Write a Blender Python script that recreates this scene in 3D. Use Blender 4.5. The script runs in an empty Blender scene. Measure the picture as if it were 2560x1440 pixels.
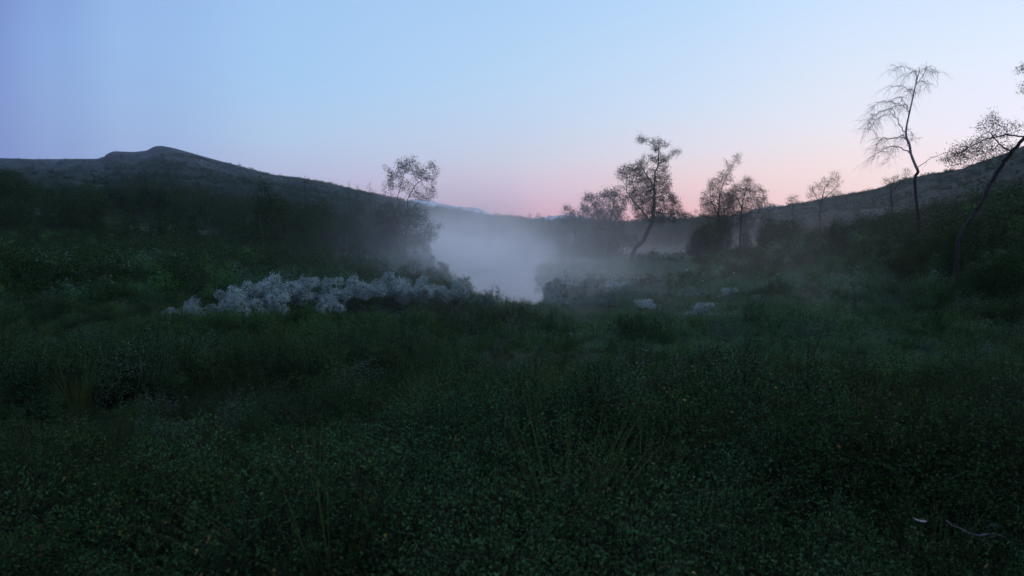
import bpy, math, random
import numpy as np
from mathutils import Vector

# ------------------------------------------------------------------ camera, sky, sun, exposure
S = bpy.context.scene
COL = S.collection
EYE = 1.65                     # eye height above the knoll the photographer stands on
F = 1900.0                     # focal length in pixels of the 2560 px wide photograph
PITCH = math.atan((720 - 585) / F)
WATER = -1.36

cd = bpy.data.cameras.new('camera'); cam = bpy.data.objects.new('camera', cd); COL.objects.link(cam)
cd.sensor_width = 36; cd.lens = 36 * F / 2560; cd.clip_start = 0.05; cd.clip_end = 40000
cam.location = (0, 0, EYE); cam.rotation_euler = (math.radians(90) - PITCH, 0, 0)
S.camera = cam
cd.dof.use_dof = True; cd.dof.focus_distance = 50; cd.dof.aperture_fstop = 4.0       # far focus, the nearest leaves a touch soft
S.view_settings.view_transform = 'Standard'; S.view_settings.look = 'None'
S.view_settings.exposure = 0.0; S.view_settings.gamma = 1.0
S.view_settings.use_curve_mapping = False
S.cycles.use_denoising = True
S.cycles.max_bounces = 6; S.cycles.diffuse_bounces = 2; S.cycles.glossy_bounces = 2
S.cycles.transmission_bounces = 2; S.cycles.volume_bounces = 3; S.cycles.transparent_max_bounces = 8
S.cycles.volume_step_rate = 1.0; S.cycles.volume_max_steps = 96
S.cycles.caustics_reflective = False; S.cycles.caustics_refractive = False

def ray(px, py):
    u = (px - 1280) / F; v = (720 - py) / F
    c, s = math.cos(PITCH), math.sin(PITCH)
    return (u, c + v * s, v * c - s)
def at(px, py, Y):
    d = ray(px, py); k = Y / d[1]
    return (d[0] * k, Y, EYE + d[2] * k)
def azel(px, py):
    d = ray(px, py)
    return math.atan2(d[0], d[1]), math.atan2(d[2], math.hypot(d[0], d[1]))
def lin(c):
    return tuple(((x / 255) / 12.92 if x / 255 <= 0.04045 else ((x / 255 + 0.055) / 1.055) ** 2.4) for x in c)

W = bpy.data.worlds.new('World'); S.world = W; W.use_nodes = True
nt = W.node_tree; nt.nodes.clear(); N = nt.nodes.new; L = nt.links.new
tc = N('ShaderNodeTexCoord'); sp = N('ShaderNodeSeparateXYZ'); L(tc.outputs['Generated'], sp.inputs[0])
def mth(op, a, b=None, cl=False):
    m = N('ShaderNodeMath'); m.operation = op; m.use_clamp = cl
    for i, v in enumerate((a, b)):
        if v is None: continue
        if isinstance(v, (int, float)): m.inputs[i].default_value = v
        else: L(v, m.inputs[i])
    return m.outputs[0]
az = mth('ARCTAN2', sp.outputs[0], sp.outputs[1])
el = mth('ARCSINE', sp.outputs[2])
EL0, EL1 = math.radians(-6), math.radians(90)
elf = mth('DIVIDE', mth('SUBTRACT', el, EL0), EL1 - EL0, True)
elf = mth('POWER', elf, 0.5)           # more room in the ramp for the low sky
HAZE_D, HAZE_R, HAZE_TOP = 1.15e-4, 4900.0, 260.0
HAZE_L = (0.28, 0.34, 0.54)             # light the valley air itself adds
def clear_of_haze(c, e):
    d = min(HAZE_R, HAZE_TOP / max(math.sin(e), 1e-4)) if e > 0 else HAZE_R
    T_ = math.exp(-HAZE_D * d)
    return tuple(max(0.0, (v - s_ * (1 - T_)) / T_) for v, s_ in zip(c, HAZE_L))
def skyramp(px, stops, zen):
    r = N('ShaderNodeValToRGB'); L(elf, r.inputs[0]); cr = r.color_ramp
    pts = []
    for py, c in stops:
        e = azel(px, py)[1]; pts.append((math.sqrt((e - EL0) / (EL1 - EL0)), clear_of_haze(lin(c), e)))
    pts.sort()
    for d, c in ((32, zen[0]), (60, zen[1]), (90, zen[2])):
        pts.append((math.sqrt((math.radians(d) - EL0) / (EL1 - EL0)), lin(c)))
    while len(cr.elements) < len(pts): cr.elements.new(0.5)
    for i, (p, c) in enumerate(pts):
        cr.elements[i].position = p; cr.elements[i].color = (*c, 1)
    return azel(px, 585)[0], r.outputs[0]
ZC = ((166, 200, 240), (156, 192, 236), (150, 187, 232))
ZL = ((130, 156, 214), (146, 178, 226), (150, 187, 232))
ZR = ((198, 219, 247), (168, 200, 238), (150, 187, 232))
ramps = [
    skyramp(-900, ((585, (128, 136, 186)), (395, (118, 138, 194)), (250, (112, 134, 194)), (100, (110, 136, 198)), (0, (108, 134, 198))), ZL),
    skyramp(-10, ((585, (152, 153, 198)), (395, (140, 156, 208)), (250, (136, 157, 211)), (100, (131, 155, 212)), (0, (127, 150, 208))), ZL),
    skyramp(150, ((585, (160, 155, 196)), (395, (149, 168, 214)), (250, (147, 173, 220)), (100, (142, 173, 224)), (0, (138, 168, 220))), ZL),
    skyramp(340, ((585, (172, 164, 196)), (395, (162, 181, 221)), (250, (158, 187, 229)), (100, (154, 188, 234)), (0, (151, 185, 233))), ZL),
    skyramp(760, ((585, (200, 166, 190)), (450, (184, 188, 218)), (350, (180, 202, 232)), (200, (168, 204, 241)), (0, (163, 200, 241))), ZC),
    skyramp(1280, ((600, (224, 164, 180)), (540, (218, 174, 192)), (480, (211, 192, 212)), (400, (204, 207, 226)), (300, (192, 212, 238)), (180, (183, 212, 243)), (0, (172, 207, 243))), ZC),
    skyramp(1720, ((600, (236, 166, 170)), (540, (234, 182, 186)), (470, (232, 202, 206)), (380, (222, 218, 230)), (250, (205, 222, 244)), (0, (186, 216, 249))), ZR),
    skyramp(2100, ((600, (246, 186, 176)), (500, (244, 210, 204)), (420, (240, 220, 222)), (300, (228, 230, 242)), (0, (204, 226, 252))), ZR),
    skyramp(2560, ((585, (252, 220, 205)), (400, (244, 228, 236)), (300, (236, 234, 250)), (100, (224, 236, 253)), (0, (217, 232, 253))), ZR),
]
cur = ramps[0][1]
for (a0, _), (a1, c1) in zip(ramps[:-1], ramps[1:]):
    mr = N('ShaderNodeMapRange'); mr.interpolation_type = 'SMOOTHSTEP' if a0 < -0.45 else 'LINEAR'; L(az, mr.inputs[0]); mr.inputs[1].default_value = a0; mr.inputs[2].default_value = a1
    mx = N('ShaderNodeMix'); mx.data_type = 'RGBA'; L(mr.outputs[0], mx.inputs[0]); L(cur, mx.inputs[6]); L(c1, mx.inputs[7])
    cur = mx.outputs[2]
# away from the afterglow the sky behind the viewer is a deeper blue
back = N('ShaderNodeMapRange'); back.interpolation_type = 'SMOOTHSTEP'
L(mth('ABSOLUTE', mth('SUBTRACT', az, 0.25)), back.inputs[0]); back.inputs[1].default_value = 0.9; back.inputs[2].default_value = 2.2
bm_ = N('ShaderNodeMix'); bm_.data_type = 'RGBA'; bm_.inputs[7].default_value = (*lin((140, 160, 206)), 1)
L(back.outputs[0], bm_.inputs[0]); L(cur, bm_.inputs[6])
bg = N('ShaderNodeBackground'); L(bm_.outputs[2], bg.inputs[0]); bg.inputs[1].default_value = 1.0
SUN_AZ, SUN_EL = math.radians(30), math.radians(2.0)
skyt = N('ShaderNodeTexSky'); skyt.sky_type = 'NISHITA'; skyt.sun_disc = False
skyt.sun_elevation = math.radians(0.5); skyt.sun_rotation = SUN_AZ
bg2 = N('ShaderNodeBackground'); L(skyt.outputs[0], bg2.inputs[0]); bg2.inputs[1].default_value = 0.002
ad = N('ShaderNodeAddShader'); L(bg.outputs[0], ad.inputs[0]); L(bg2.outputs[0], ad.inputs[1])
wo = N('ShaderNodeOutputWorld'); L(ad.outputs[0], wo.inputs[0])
try: W.cycles.sampling_method = 'MANUAL'; W.cycles.sample_map_resolution = 512
except Exception: pass

sd = bpy.data.lights.new('sun', 'SUN'); so = bpy.data.objects.new('sun', sd); COL.objects.link(so)
sd.energy = 0.5; sd.angle = math.radians(25); sd.color = (0.92, 0.84, 1.0)      # the last glow of a sun that has set
sv = Vector((math.sin(SUN_AZ) * math.cos(math.radians(9)), math.cos(SUN_AZ) * math.cos(math.radians(9)), math.sin(math.radians(9))))
so.rotation_euler = sv.to_track_quat('Z', 'Y').to_euler()

# ------------------------------------------------------------------ helpers
def tag(o, label=None, cat=None, group=None, kind=None):
    for k, v in (('label', label), ('category', cat), ('group', group), ('kind', kind)):
        if v: o[k] = v
    return o
def empty(name, loc, rz=0.0):
    o = bpy.data.objects.new(name, None); COL.objects.link(o); o.location = loc; o.rotation_euler = (0, 0, rz)
    o.empty_display_size = 0.3
    return o
class MB:
    """collects triangles / quads with material slots"""
    def __init__(s): s.v = []; s.f = []; s.m = []; s.n = 0
    def add(s, v, f, m=0):
        v = np.asarray(v, float).reshape(-1, 3); f = np.asarray(f, int)
        s.v.append(v); s.f.append((f + s.n)); s.m.append(np.full(len(f), m)); s.n += len(v)
    def mesh(s, name, mats, smooth=False):
        me = bpy.data.meshes.new(name)
        V = np.concatenate(s.v) if s.v else np.zeros((0, 3))
        me.vertices.add(len(V)); me.vertices.foreach_set('co', V.astype(np.float32).ravel())
        loops = np.concatenate([f.ravel() for f in s.f]); sizes = np.concatenate([np.full(len(f), f.shape[1]) for f in s.f])
        starts = np.concatenate([[0], np.cumsum(sizes)[:-1]])
        me.loops.add(len(loops)); me.loops.foreach_set('vertex_index', loops.astype(np.int32))
        me.polygons.add(len(sizes)); me.polygons.foreach_set('loop_start', starts.astype(np.int32))
        me.polygons.foreach_set('loop_total', sizes.astype(np.int32))
        me.polygons.foreach_set('material_index', np.concatenate(s.m).astype(np.int32))
        if smooth: me.polygons.foreach_set('use_smooth', np.ones(len(sizes), bool))
        for m in mats: me.materials.append(m)
        me.update(calc_edges=True); me.validate()
        return me
    def build(s, name, mats, parent=None, smooth=False):
        o = bpy.data.objects.new(name, s.mesh(name, mats, smooth)); COL.objects.link(o)
        if parent: o.parent = parent
        return o
    def tube(s, P, R, sides=5, m=0):
        P = np.asarray(P, float); n = len(P)
        if n < 2: return
        R = np.broadcast_to(np.asarray(R, float), (n,))
        T = np.gradient(P, axis=0); T /= (np.linalg.norm(T, axis=1)[:, None] + 1e-9)
        ref = np.array([0.31, 0.17, 0.93]) if abs(T[0] @ np.array([0.31, 0.17, 0.93])) < 0.9 else np.array([1.0, 0, 0])
        A = np.cross(T, ref); A /= (np.linalg.norm(A, axis=1)[:, None] + 1e-9); B = np.cross(T, A)
        th = np.arange(sides) * 2 * math.pi / sides
        V = P[:, None, :] + R[:, None, None] * (np.cos(th)[None, :, None] * A[:, None, :] + np.sin(th)[None, :, None] * B[:, None, :])
        i = np.arange(n - 1)[:, None] * sides; j = np.arange(sides)[None, :]; j2 = (j + 1) % sides
        Fq = np.stack([i + j, i + j2, i + sides + j2, i + sides + j], -1).reshape(-1, 4)
        s.add(V, Fq, m)
    def leaves(s, P, size, rng, m=0, up=0.35, ratio=0.55, mprob=None):
        """small folded leaf blades at points P, facing mostly upward"""
        P = np.asarray(P, float); n = len(P)
        if n == 0: return
        sz = size * rng.uniform(0.6, 1.35, n)[:, None]
        nrm = rng.normal(0, 1, (n, 3)); nrm[:, 2] = np.abs(nrm[:, 2]) + up; nrm /= np.linalg.norm(nrm, axis=1)[:, None]
        d = np.cross(nrm, rng.normal(0, 1, (n, 3))); d /= np.linalg.norm(d, axis=1)[:, None]
        w = np.cross(nrm, d)
        V = np.stack([P, P + d * sz * 0.5 + w * sz * ratio * 0.5 + nrm * sz * 0.10, P + d * sz - nrm * sz * 0.08, P + d * sz * 0.5 - w * sz * ratio * 0.5 + nrm * sz * 0.10], 1)
        i = np.arange(n)[:, None] * 4
        if mprob is None: s.add(V, i + np.arange(4)[None], m)
        else:
            base = s.n; s.v.append(V.reshape(-1, 3)); s.f.append(base + i + np.arange(4)[None]); s.m.append(rng.choice(len(mprob), n, p=mprob)); s.n += 4 * n
def copy_tree(o):
    c = o.copy(); COL.objects.link(c)
    for ch in list(o.children):
        k = ch.copy(); COL.objects.link(k); k.parent = c
    return c
def mat(name): 
    m = bpy.data.materials.new(name); m.use_nodes = True; return m
def leafmat(name, c1, c2, rough=0.6, trans=0.25, scale=3.0, rnd=0.5, olive=0.0):
    """leaf: colour varies by clump (noise in the world) and by plant"""
    m = mat(name); t = m.node_tree; t.nodes.clear(); N = t.nodes.new; L = t.links.new
    g = N('ShaderNodeNewGeometry'); no = N('ShaderNodeTexNoise'); no.inputs['Scale'].default_value = scale; no.inputs['Detail'].default_value = 3
    L(g.outputs['Position'], no.inputs['Vector'])
    oi = N('ShaderNodeObjectInfo')
    a = N('ShaderNodeMath'); a.operation = 'MULTIPLY_ADD'; L(oi.outputs['Random'], a.inputs[0]); a.inputs[1].default_value = rnd
    w = N('ShaderNodeMath'); w.operation = 'MULTIPLY'; L(no.outputs[0], w.inputs[0]); w.inputs[1].default_value = 1.9; L(w.outputs[0], a.inputs[2])
    b = N('ShaderNodeMath'); b.operation = 'MULTIPLY_ADD'; L(g.outputs['Random Per Island'], b.inputs[0]); b.inputs[1].default_value = 0.4; L(a.outputs[0], b.inputs[2])
    mr = N('ShaderNodeMapRange'); L(b.outputs[0], mr.inputs[0]); mr.inputs[1].default_value = 0.75; mr.inputs[2].default_value = 1.25 + rnd + 0.3
    mx = N('ShaderNodeMix'); mx.data_type = 'RGBA'; L(mr.outputs[0], mx.inputs[0]); mx.inputs[6].default_value = (*c1, 1); mx.inputs[7].default_value = (*c2, 1)
    if olive:                                             # stands that have begun to turn olive and brown
        n2 = N('ShaderNodeTexNoise'); n2.inputs['Scale'].default_value = scale * 0.55; n2.inputs['Detail'].default_value = 4
        mp = N('ShaderNodeMapping'); mp.inputs['Location'].default_value = (37, 11, 5); L(g.outputs['Position'], mp.inputs[0]); L(mp.outputs[0], n2.inputs['Vector'])
        r2 = N('ShaderNodeMapRange'); L(n2.outputs[0], r2.inputs[0]); r2.inputs[1].default_value = 0.50; r2.inputs[2].default_value = 0.66; r2.inputs[4].default_value = olive
        m2 = N('ShaderNodeMix'); m2.data_type = 'RGBA'; L(r2.outputs[0], m2.inputs[0]); L(mx.outputs[2], m2.inputs[6]); m2.inputs[7].default_value = (c2[0] * 1.35, c2[1] * 0.68, c2[2] * 0.7, 1); mx = m2
    p = N('ShaderNodeBsdfPrincipled'); L(mx.outputs[2], p.inputs['Base Color']); p.inputs['Roughness'].default_value = rough; p.inputs['Specular IOR Level'].default_value = 0.06
    tr = N('ShaderNodeBsdfTranslucent'); L(mx.outputs[2], tr.inputs[0])
    ms = N('ShaderNodeMixShader'); ms.inputs[0].default_value = trans; L(p.outputs[0], ms.inputs[1]); L(tr.outputs[0], ms.inputs[2])
    o = N('ShaderNodeOutputMaterial'); L(ms.outputs[0], o.inputs[0])
    return m
def noisemat(name, stops, scale=1.0, detail=6, rough=0.9, bump=0.0, spec=0.2, dist=0.0):
    m = mat(name); t = m.node_tree; N = t.nodes.new; L = t.links.new
    p = t.nodes['Principled BSDF']; p.inputs['Roughness'].default_value = rough; p.inputs['Specular IOR Level'].default_value = spec
    g = N('ShaderNodeNewGeometry'); no = N('ShaderNodeTexNoise'); no.inputs['Scale'].default_value = scale; no.inputs['Detail'].default_value = detail
    no.inputs['Distortion'].default_value = dist; no.inputs['Roughness'].default_value = 0.62
    L(g.outputs['Position'], no.inputs['Vector'])
    r = N('ShaderNodeValToRGB'); L(no.outputs[0], r.inputs[0]); cr = r.color_ramp
    while len(cr.elements) < len(stops): cr.elements.new(0.5)
    for e, (q, c) in zip(cr.elements, stops): e.position = q; e.color = (*c, 1)
    L(r.outputs[0], p.inputs['Base Color'])
    if bump:
        b = N('ShaderNodeBump'); b.inputs['Strength'].default_value = bump; b.inputs['Distance'].default_value = 0.05; L(no.outputs[0], b.inputs['Height']); L(b.outputs[0], p.inputs['Normal'])
    return m

# --- value noise
_rn = np.random.default_rng(7); _G = _rn.random((256, 256))
def vnoise(x, y):
    xi = np.floor(x).astype(int); yi = np.floor(y).astype(int); fx = x - xi; fy = y - yi
    fx = fx * fx * (3 - 2 * fx); fy = fy * fy * (3 - 2 * fy)
    a = _G[xi % 256, yi % 256]; b = _G[(xi + 1) % 256, yi % 256]; c = _G[xi % 256, (yi + 1) % 256]; d = _G[(xi + 1) % 256, (yi + 1) % 256]
    return (a * (1 - fx) + b * fx) * (1 - fy) + (c * (1 - fx) + d * fx) * fy
def fbm(x, y, o=4):
    s = 0; a = 0.5; k = 0
    for i in range(o): s = s + a * (vnoise(x * 2 ** i + 17 * i, y * 2 ** i + 31 * i) - 0.5); a *= 0.5
    return s * 2
def sstep(a, b, x):
    t = np.clip((x - a) / (b - a), 0, 1); return t * t * (3 - 2 * t)

# ------------------------------------------------------------------ terrain
# stream: a polygon in plan, metres.  near channel opening into a wide slow reach behind
RIVER = np.array([(0.5, 28.5), (-0.5, 33), (-1.9, 40), (-3.4, 50), (-4.4, 60), (-5.8, 72), (-9, 92), (-15, 120), (-24, 160), (-14, 178), (14, 150), (46, 118), (60, 96),
                  (52, 90), (34, 88), (20, 84), (12, 92), (6, 88), (2.3, 74), (1.4, 62), (0.9, 48), (0.9, 38), (0.9, 33)], float)
def river_sd(x, y):
    """signed distance to the stream outline, negative over water"""
    x = np.asarray(x, float); y = np.asarray(y, float)
    d = np.full(x.shape, 1e9); inside = np.zeros(x.shape, bool)
    n = len(RIVER)
    for i in range(n):
        ax, ay = RIVER[i]; bx, by = RIVER[(i + 1) % n]
        ex, ey = bx - ax, by - ay
        t = np.clip(((x - ax) * ex + (y - ay) * ey) / (ex * ex + ey * ey), 0, 1)
        d = np.minimum(d, np.hypot(x - ax - t * ex, y - ay - t * ey))
        c = ((ay > y) != (by > y)) & (x < (bx - ax) * (y - ay) / (by - ay + 1e-12) + ax)
        inside ^= c
    d = d + 0.7 * fbm(x * 0.35, y * 0.35, 3)
    return np.where(inside, -d, d)
SKY = [(-1500, 400, 1500), (0, 395, 1500), (90, 398, 1500), (240, 397, 1500), (256, 395, 1500), (262, 389, 1500), (274, 381, 1500), (286, 378, 1490), (335, 380, 1480), (368, 376, 1470), (376, 371, 1470), (386, 366, 1470), (402, 364, 1460), (430, 369, 1460), (470, 380, 1450), (520, 394, 1430),
       (560, 405, 1400), (620, 421, 1360), (680, 437, 1300), (740, 443, 1250), (820, 458, 1180), (900, 477, 1120), (1000, 500, 1050), (1060, 512, 1000), (1120, 527, 960),
       (1200, 541, 900), (1280, 551, 860), (1330, 557, 840), (1420, 560, 820), (1560, 561, 780), (1700, 556, 720), (1800, 545, 620), (1890, 530, 540), (1950, 516, 500), (2010, 506, 470), (2060, 497, 450), (2100, 488, 440),
       (2190, 473, 420), (2260, 449, 400), (2300, 440, 390), (2350, 431, 380), (2400, 424, 370), (2440, 408, 360), (2500, 388, 345), (2560, 364, 330), (2900, 260, 320), (4500, 200, 320)]
_sa = np.array([azel(p, q)[0] for p, q, D in SKY]); _se = np.array([azel(p, q)[1] for p, q, D in SKY]); _sD = np.array([D for p, q, D in SKY], float)
def height(x, y):
    x = np.asarray(x, float); y = np.asarray(y, float)
    r = np.hypot(x, y); a = np.arctan2(x, y)
    base = -0.35 * sstep(1.2, 5, r) - 0.55 * sstep(5, 26, r) + 0.30 * fbm(x * 0.16, y * 0.16, 3) * sstep(2, 8, r) + 0.08 * fbm(x, y, 3)
    base = base - 0.13 * np.exp(-((x - 0.9) / 2.2) ** 2) * sstep(13, 22, y) * (1 - sstep(34, 40, y))      # the bank dips to the water
    left = 0.12 * np.maximum(0, -x - 28 - 0.1 * y) * sstep(30, 80, y)
    right = 0.15 * np.maximum(0, x - 7 - 0.12 * y) * sstep(4, 40, r) * sstep(60, 120, 160 - y)
    base = base + np.minimum(left, 14) + np.minimum(right, 8)
    fr = 1 - sstep(1.15, 2.0, np.abs(a))                    # hills in front; a plain rise behind the viewer
    D = np.interp(a, _sa, _sD) * fr + 600 * (1 - fr)
    E = np.interp(a, _sa, _se) * fr + 0.05 * (1 - fr)
    zt = EYE + D * np.tan(E)
    r0 = 60 + 60 * np.clip(1 - a * 2, 0, 1)
    t = np.clip((r - r0) / (D - r0), 0, 1)
    rise = (zt - base) * t ** 1.55
    rough = (1.2 + 0.006 * D) * fbm(x * 0.022, y * 0.022, 5) * sstep(0, 0.25, t) * (1 - sstep(0.8, 1.0, t)) * 1.5 + 2.5 * fbm(x * 0.05, y * 0.05, 4) * sstep(0.7, 0.85, t) * (1 - sstep(0.965, 1.0, t)) * sstep(700, 1300, D)
    h = base + rise + rough
    over = np.clip((r - D) / (0.9 * D), 0, 1)                # beyond the ridge the land falls away again
    h = np.where(r > D, zt - (zt - 2) * sstep(0, 1, over), h)
    sdv = river_sd(x, y)
    bank = sstep(0.0, 3.2, sdv)
    h = np.where((r < 260) & (sdv < 3.2), WATER - 0.45 + (h - WATER + 0.45) * bank, h)
    h = np.where((r < 260) & (sdv < 0), WATER - 0.45, h)
    h = np.where((r < 260) & (sdv > 0.8), np.maximum(h, WATER + 0.12), h)
    return h
def H(x, y): return float(height(np.array([x]), np.array([y]))[0])

aa = np.concatenate([np.arange(-180, -48, 3.0), np.arange(-48, 48, 0.24), np.arange(48, 180, 3.0)]) * math.pi / 180
rr = np.concatenate([np.linspace(0.3, 24, 60), np.linspace(24.4, 130, 190), np.geomspace(131, 4600, 150)])
A_, R_ = np.meshgrid(aa, rr, indexing='ij')
_Dg = np.interp(aa, _sa, _sD) * (1 - sstep(1.15, 2.0, np.abs(aa))) + 600 * sstep(1.15, 2.0, np.abs(aa))
u_ = np.concatenate([np.linspace(0, 1, 101)[1:], 1 + np.linspace(0, 1, 51)[1:]])          # one row runs exactly along every ridge
R_[:, 250:] = np.where(u_[None] <= 1, 130 * (_Dg[:, None] / 130) ** np.minimum(u_, 1)[None], _Dg[:, None] * (4600 / _Dg[:, None]) ** np.maximum(u_ - 1, 0)[None]); X_ = R_ * np.sin(A_); Y_ = R_ * np.cos(A_); Z_ = height(X_, Y_)
na, nr = A_.shape
i = np.arange(na)[:, None]; j = np.arange(nr - 1)[None]
q = np.stack([i * nr + j, i * nr + j + 1, ((i + 1) % na) * nr + j + 1, ((i + 1) % na) * nr + j], -1).reshape(-1, 4)[:, ::-1]
g = MB(); g.add(np.stack([X_, Y_, Z_], -1), q)
c0 = len(aa) * 0
g.add(np.concatenate([[[0, 0, H(0, 0)]], np.stack([X_[:, 0], Y_[:, 0], Z_[:, 0]], -1)]), np.stack([np.zeros(na, int), (np.arange(na) + 1) % na + 1, np.arange(na) + 1], -1))

# ground: dark moss and litter near, heath on the slopes, bare rock near the tops
m_ground = mat('moss_and_heath'); t = m_ground.node_tree; N = t.nodes.new; L = t.links.new
p = t.nodes['Principled BSDF']; p.inputs['Roughness'].default_value = 0.95; p.inputs['Specular IOR Level'].default_value = 0.1
geo = N('ShaderNodeNewGeometry')
def tn(scale, det=6, vec=None, ro=0.6):
    n = N('ShaderNodeTexNoise'); n.inputs['Scale'].default_value = scale; n.inputs['Detail'].default_value = det; n.inputs['Roughness'].default_value = ro
    L(vec or geo.outputs['Position'], n.inputs['Vector']); return n.outputs[0]
def ramp(inp, st):
    r = N('ShaderNodeValToRGB'); L(inp, r.inputs[0]); cr = r.color_ramp
    while len(cr.elements) < len(st): cr.elements.new(0.5)
    for e, (q_, c) in zip(cr.elements, st): e.position = q_; e.color = (*c, 1)
    return r.outputs[0]
def mixc(f, a, b):
    m = N('ShaderNodeMix'); m.data_type = 'RGBA'
    for k, v in ((0, f), (6, a), (7, b)):
        if hasattr(v, 'links'): L(v, m.inputs[k])
        else: m.inputs[k].default_value = v
    return m.outputs[2]
near = ramp(tn(1.7), ((0.3, (0.008, 0.016, 0.007)), (0.7, (0.020, 0.036, 0.014))))
heath = ramp(tn(0.03, 8, ro=0.7), ((0.35, (0.012, 0.022, 0.014)), (0.55, (0.022, 0.034, 0.022)), (0.72, (0.04, 0.046, 0.034))))
rock = ramp(tn(0.02, 9, ro=0.75), ((0.44, (0.018, 0.028, 0.02)), (0.54, (0.05, 0.055, 0.055)), (0.66, (0.16, 0.16, 0.165))))
sx = N('ShaderNodeSeparateXYZ'); L(geo.outputs['Position'], sx.inputs[0])
mr1 = N('ShaderNodeMapRange'); L(sx.outputs[1], mr1.inputs[0]); mr1.inputs[1].default_value = 60; mr1.inputs[2].default_value = 200
mr2 = N('ShaderNodeMapRange'); L(sx.outputs[2], mr2.inputs[0]); mr2.inputs[1].default_value = 55; mr2.inputs[2].default_value = 140
mp = N('ShaderNodeMapping'); mp.vector_type = 'TEXTURE'; mp.inputs['Location'].default_value = (-78, 140, 0); mp.inputs['Scale'].default_value = (24, 20, 1e6)
L(geo.outputs['Position'], mp.inputs[0]); ln = N('ShaderNodeVectorMath'); ln.operation = 'LENGTH'; L(mp.outputs[0], ln.inputs[0])
mr3 = N('ShaderNodeMapRange'); L(ln.outputs['Value'], mr3.inputs[0]); mr3.inputs[1].default_value = 1.0; mr3.inputs[2].default_value = 0.6      # an open grassy clearing
drygrass = ramp(tn(0.35, 6), ((0.4, (0.05, 0.055, 0.03)), (0.55, (0.14, 0.14, 0.09)), (0.7, (0.24, 0.23, 0.16))))
c = mixc(mr2.outputs[0], mixc(mr3.outputs[0], mixc(mr1.outputs[0], near, heath), drygrass), rock)
L(c, p.inputs['Base Color'])
ground = g.build('ground', [m_ground], smooth=True); tag(ground, kind='structure')

# water
wm = MB()
rp = [(x, y) for x, y in RIVER]
cx = np.linspace(-40, 75, 60); cy = np.linspace(24, 190, 90); CX, CY = np.meshgrid(cx, cy, indexing='ij')
i = np.arange(59)[:, None] * 90; j = np.arange(89)[None]
wm.add(np.stack([CX, CY, np.full_like(CX, WATER)], -1), np.stack([i + j, i + 90 + j, i + 91 + j, i + j + 1], -1).reshape(-1, 4))
m_water = mat('river_water'); t = m_water.node_tree; p = t.nodes['Principled BSDF']; N = t.nodes.new; L = t.links.new
p.inputs['Base Color'].default_value = (0.012, 0.02, 0.022, 1); p.inputs['Roughness'].default_value = 0.06; p.inputs['IOR'].default_value = 1.33; p.inputs['Specular IOR Level'].default_value = 0.5
geo = N('ShaderNodeNewGeometry'); no = N('ShaderNodeTexNoise'); no.inputs['Scale'].default_value = 1.2; no.inputs['Detail'].default_value = 3; L(geo.outputs['Position'], no.inputs['Vector'])
bp = N('ShaderNodeBump'); bp.inputs['Strength'].default_value = 0.12; bp.inputs['Distance'].default_value = 0.05; L(no.outputs[0], bp.inputs['Height']); L(bp.outputs[0], p.inputs['Normal'])
water = wm.build('water', [m_water]); tag(water, kind='structure')

# distant snow-streaked mountains, 5 km off
m_snow = noisemat('snow_and_rock', ((0.38, (0.12, 0.13, 0.15)), (0.46, (0.45, 0.47, 0.52)), (0.54, (0.78, 0.77, 0.8))), scale=0.009, detail=8, rough=0.8, dist=0.6)
def far_ridge(name, prof, D):
    m = MB(); px = np.array([p_[0] for p_ in prof], float); py = np.array([p_[1] for p_ in prof], float)
    X = np.arange(px[0], px[-1] + 1, 6.0); Yp = np.interp(X, px, py) + 2.2 * fbm(X * 0.03, X * 0 + D, 4) * np.clip(np.minimum(X - px[0], px[-1] - X) / 30, 0, 1)
    rows = []
    for k, (dd, hf) in enumerate(((-700, -0.25), (-480, 0.12), (-300, 0.42), (-160, 0.72), (-70, 0.92), (0, 1.0), (100, 0.9), (400, 0.4), (850, -0.3))):
        pts = []
        for xx, yy in zip(X, Yp):
            b = at(xx, yy, D); z = 5 + (b[2] - 5) * hf if hf >= 0 else hf * 100
            w = 1 + dd / D
            nz = 14 * float(fbm(np.array([xx * 0.04]), np.array([dd * 0.006]), 4)[0]) * (0 if k == 5 else 1)
            pts.append((b[0] * w + nz * 2, D + dd + nz * 3, z + nz))
        rows.append(pts)
    V = np.array(rows); nr_, nc = V.shape[:2]
    i = np.arange(nr_ - 1)[:, None] * nc; j = np.arange(nc - 1)[None]
    m.add(V, np.stack([i + j, i + j + 1, i + nc + j + 1, i + nc + j], -1).reshape(-1, 4))
    o = m.build(name, [m_snow], smooth=True); tag(o, kind='structure'); return o
far_ridge('mountain', [(960, 540), (1000, 515), (1024, 499), (1040, 497), (1080, 503), (1130, 515), (1160, 518), (1195, 521), (1215, 529), (1235, 542), (1260, 556), (1280, 580)], 3300)
far_ridge('mountain', [(1290, 575), (1325, 553), (1350, 545), (1385, 540), (1420, 537), (1460, 541), (1500, 548), (1560, 558), (1590, 552), (1620, 545), (1650, 536), (1668, 541), (1690, 543), (1715, 546), (1740, 549), (1800, 556), (1850, 552), (1880, 526), (1905, 518), (1940, 514), (1990, 520), (2080, 560)], 3500)

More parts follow.
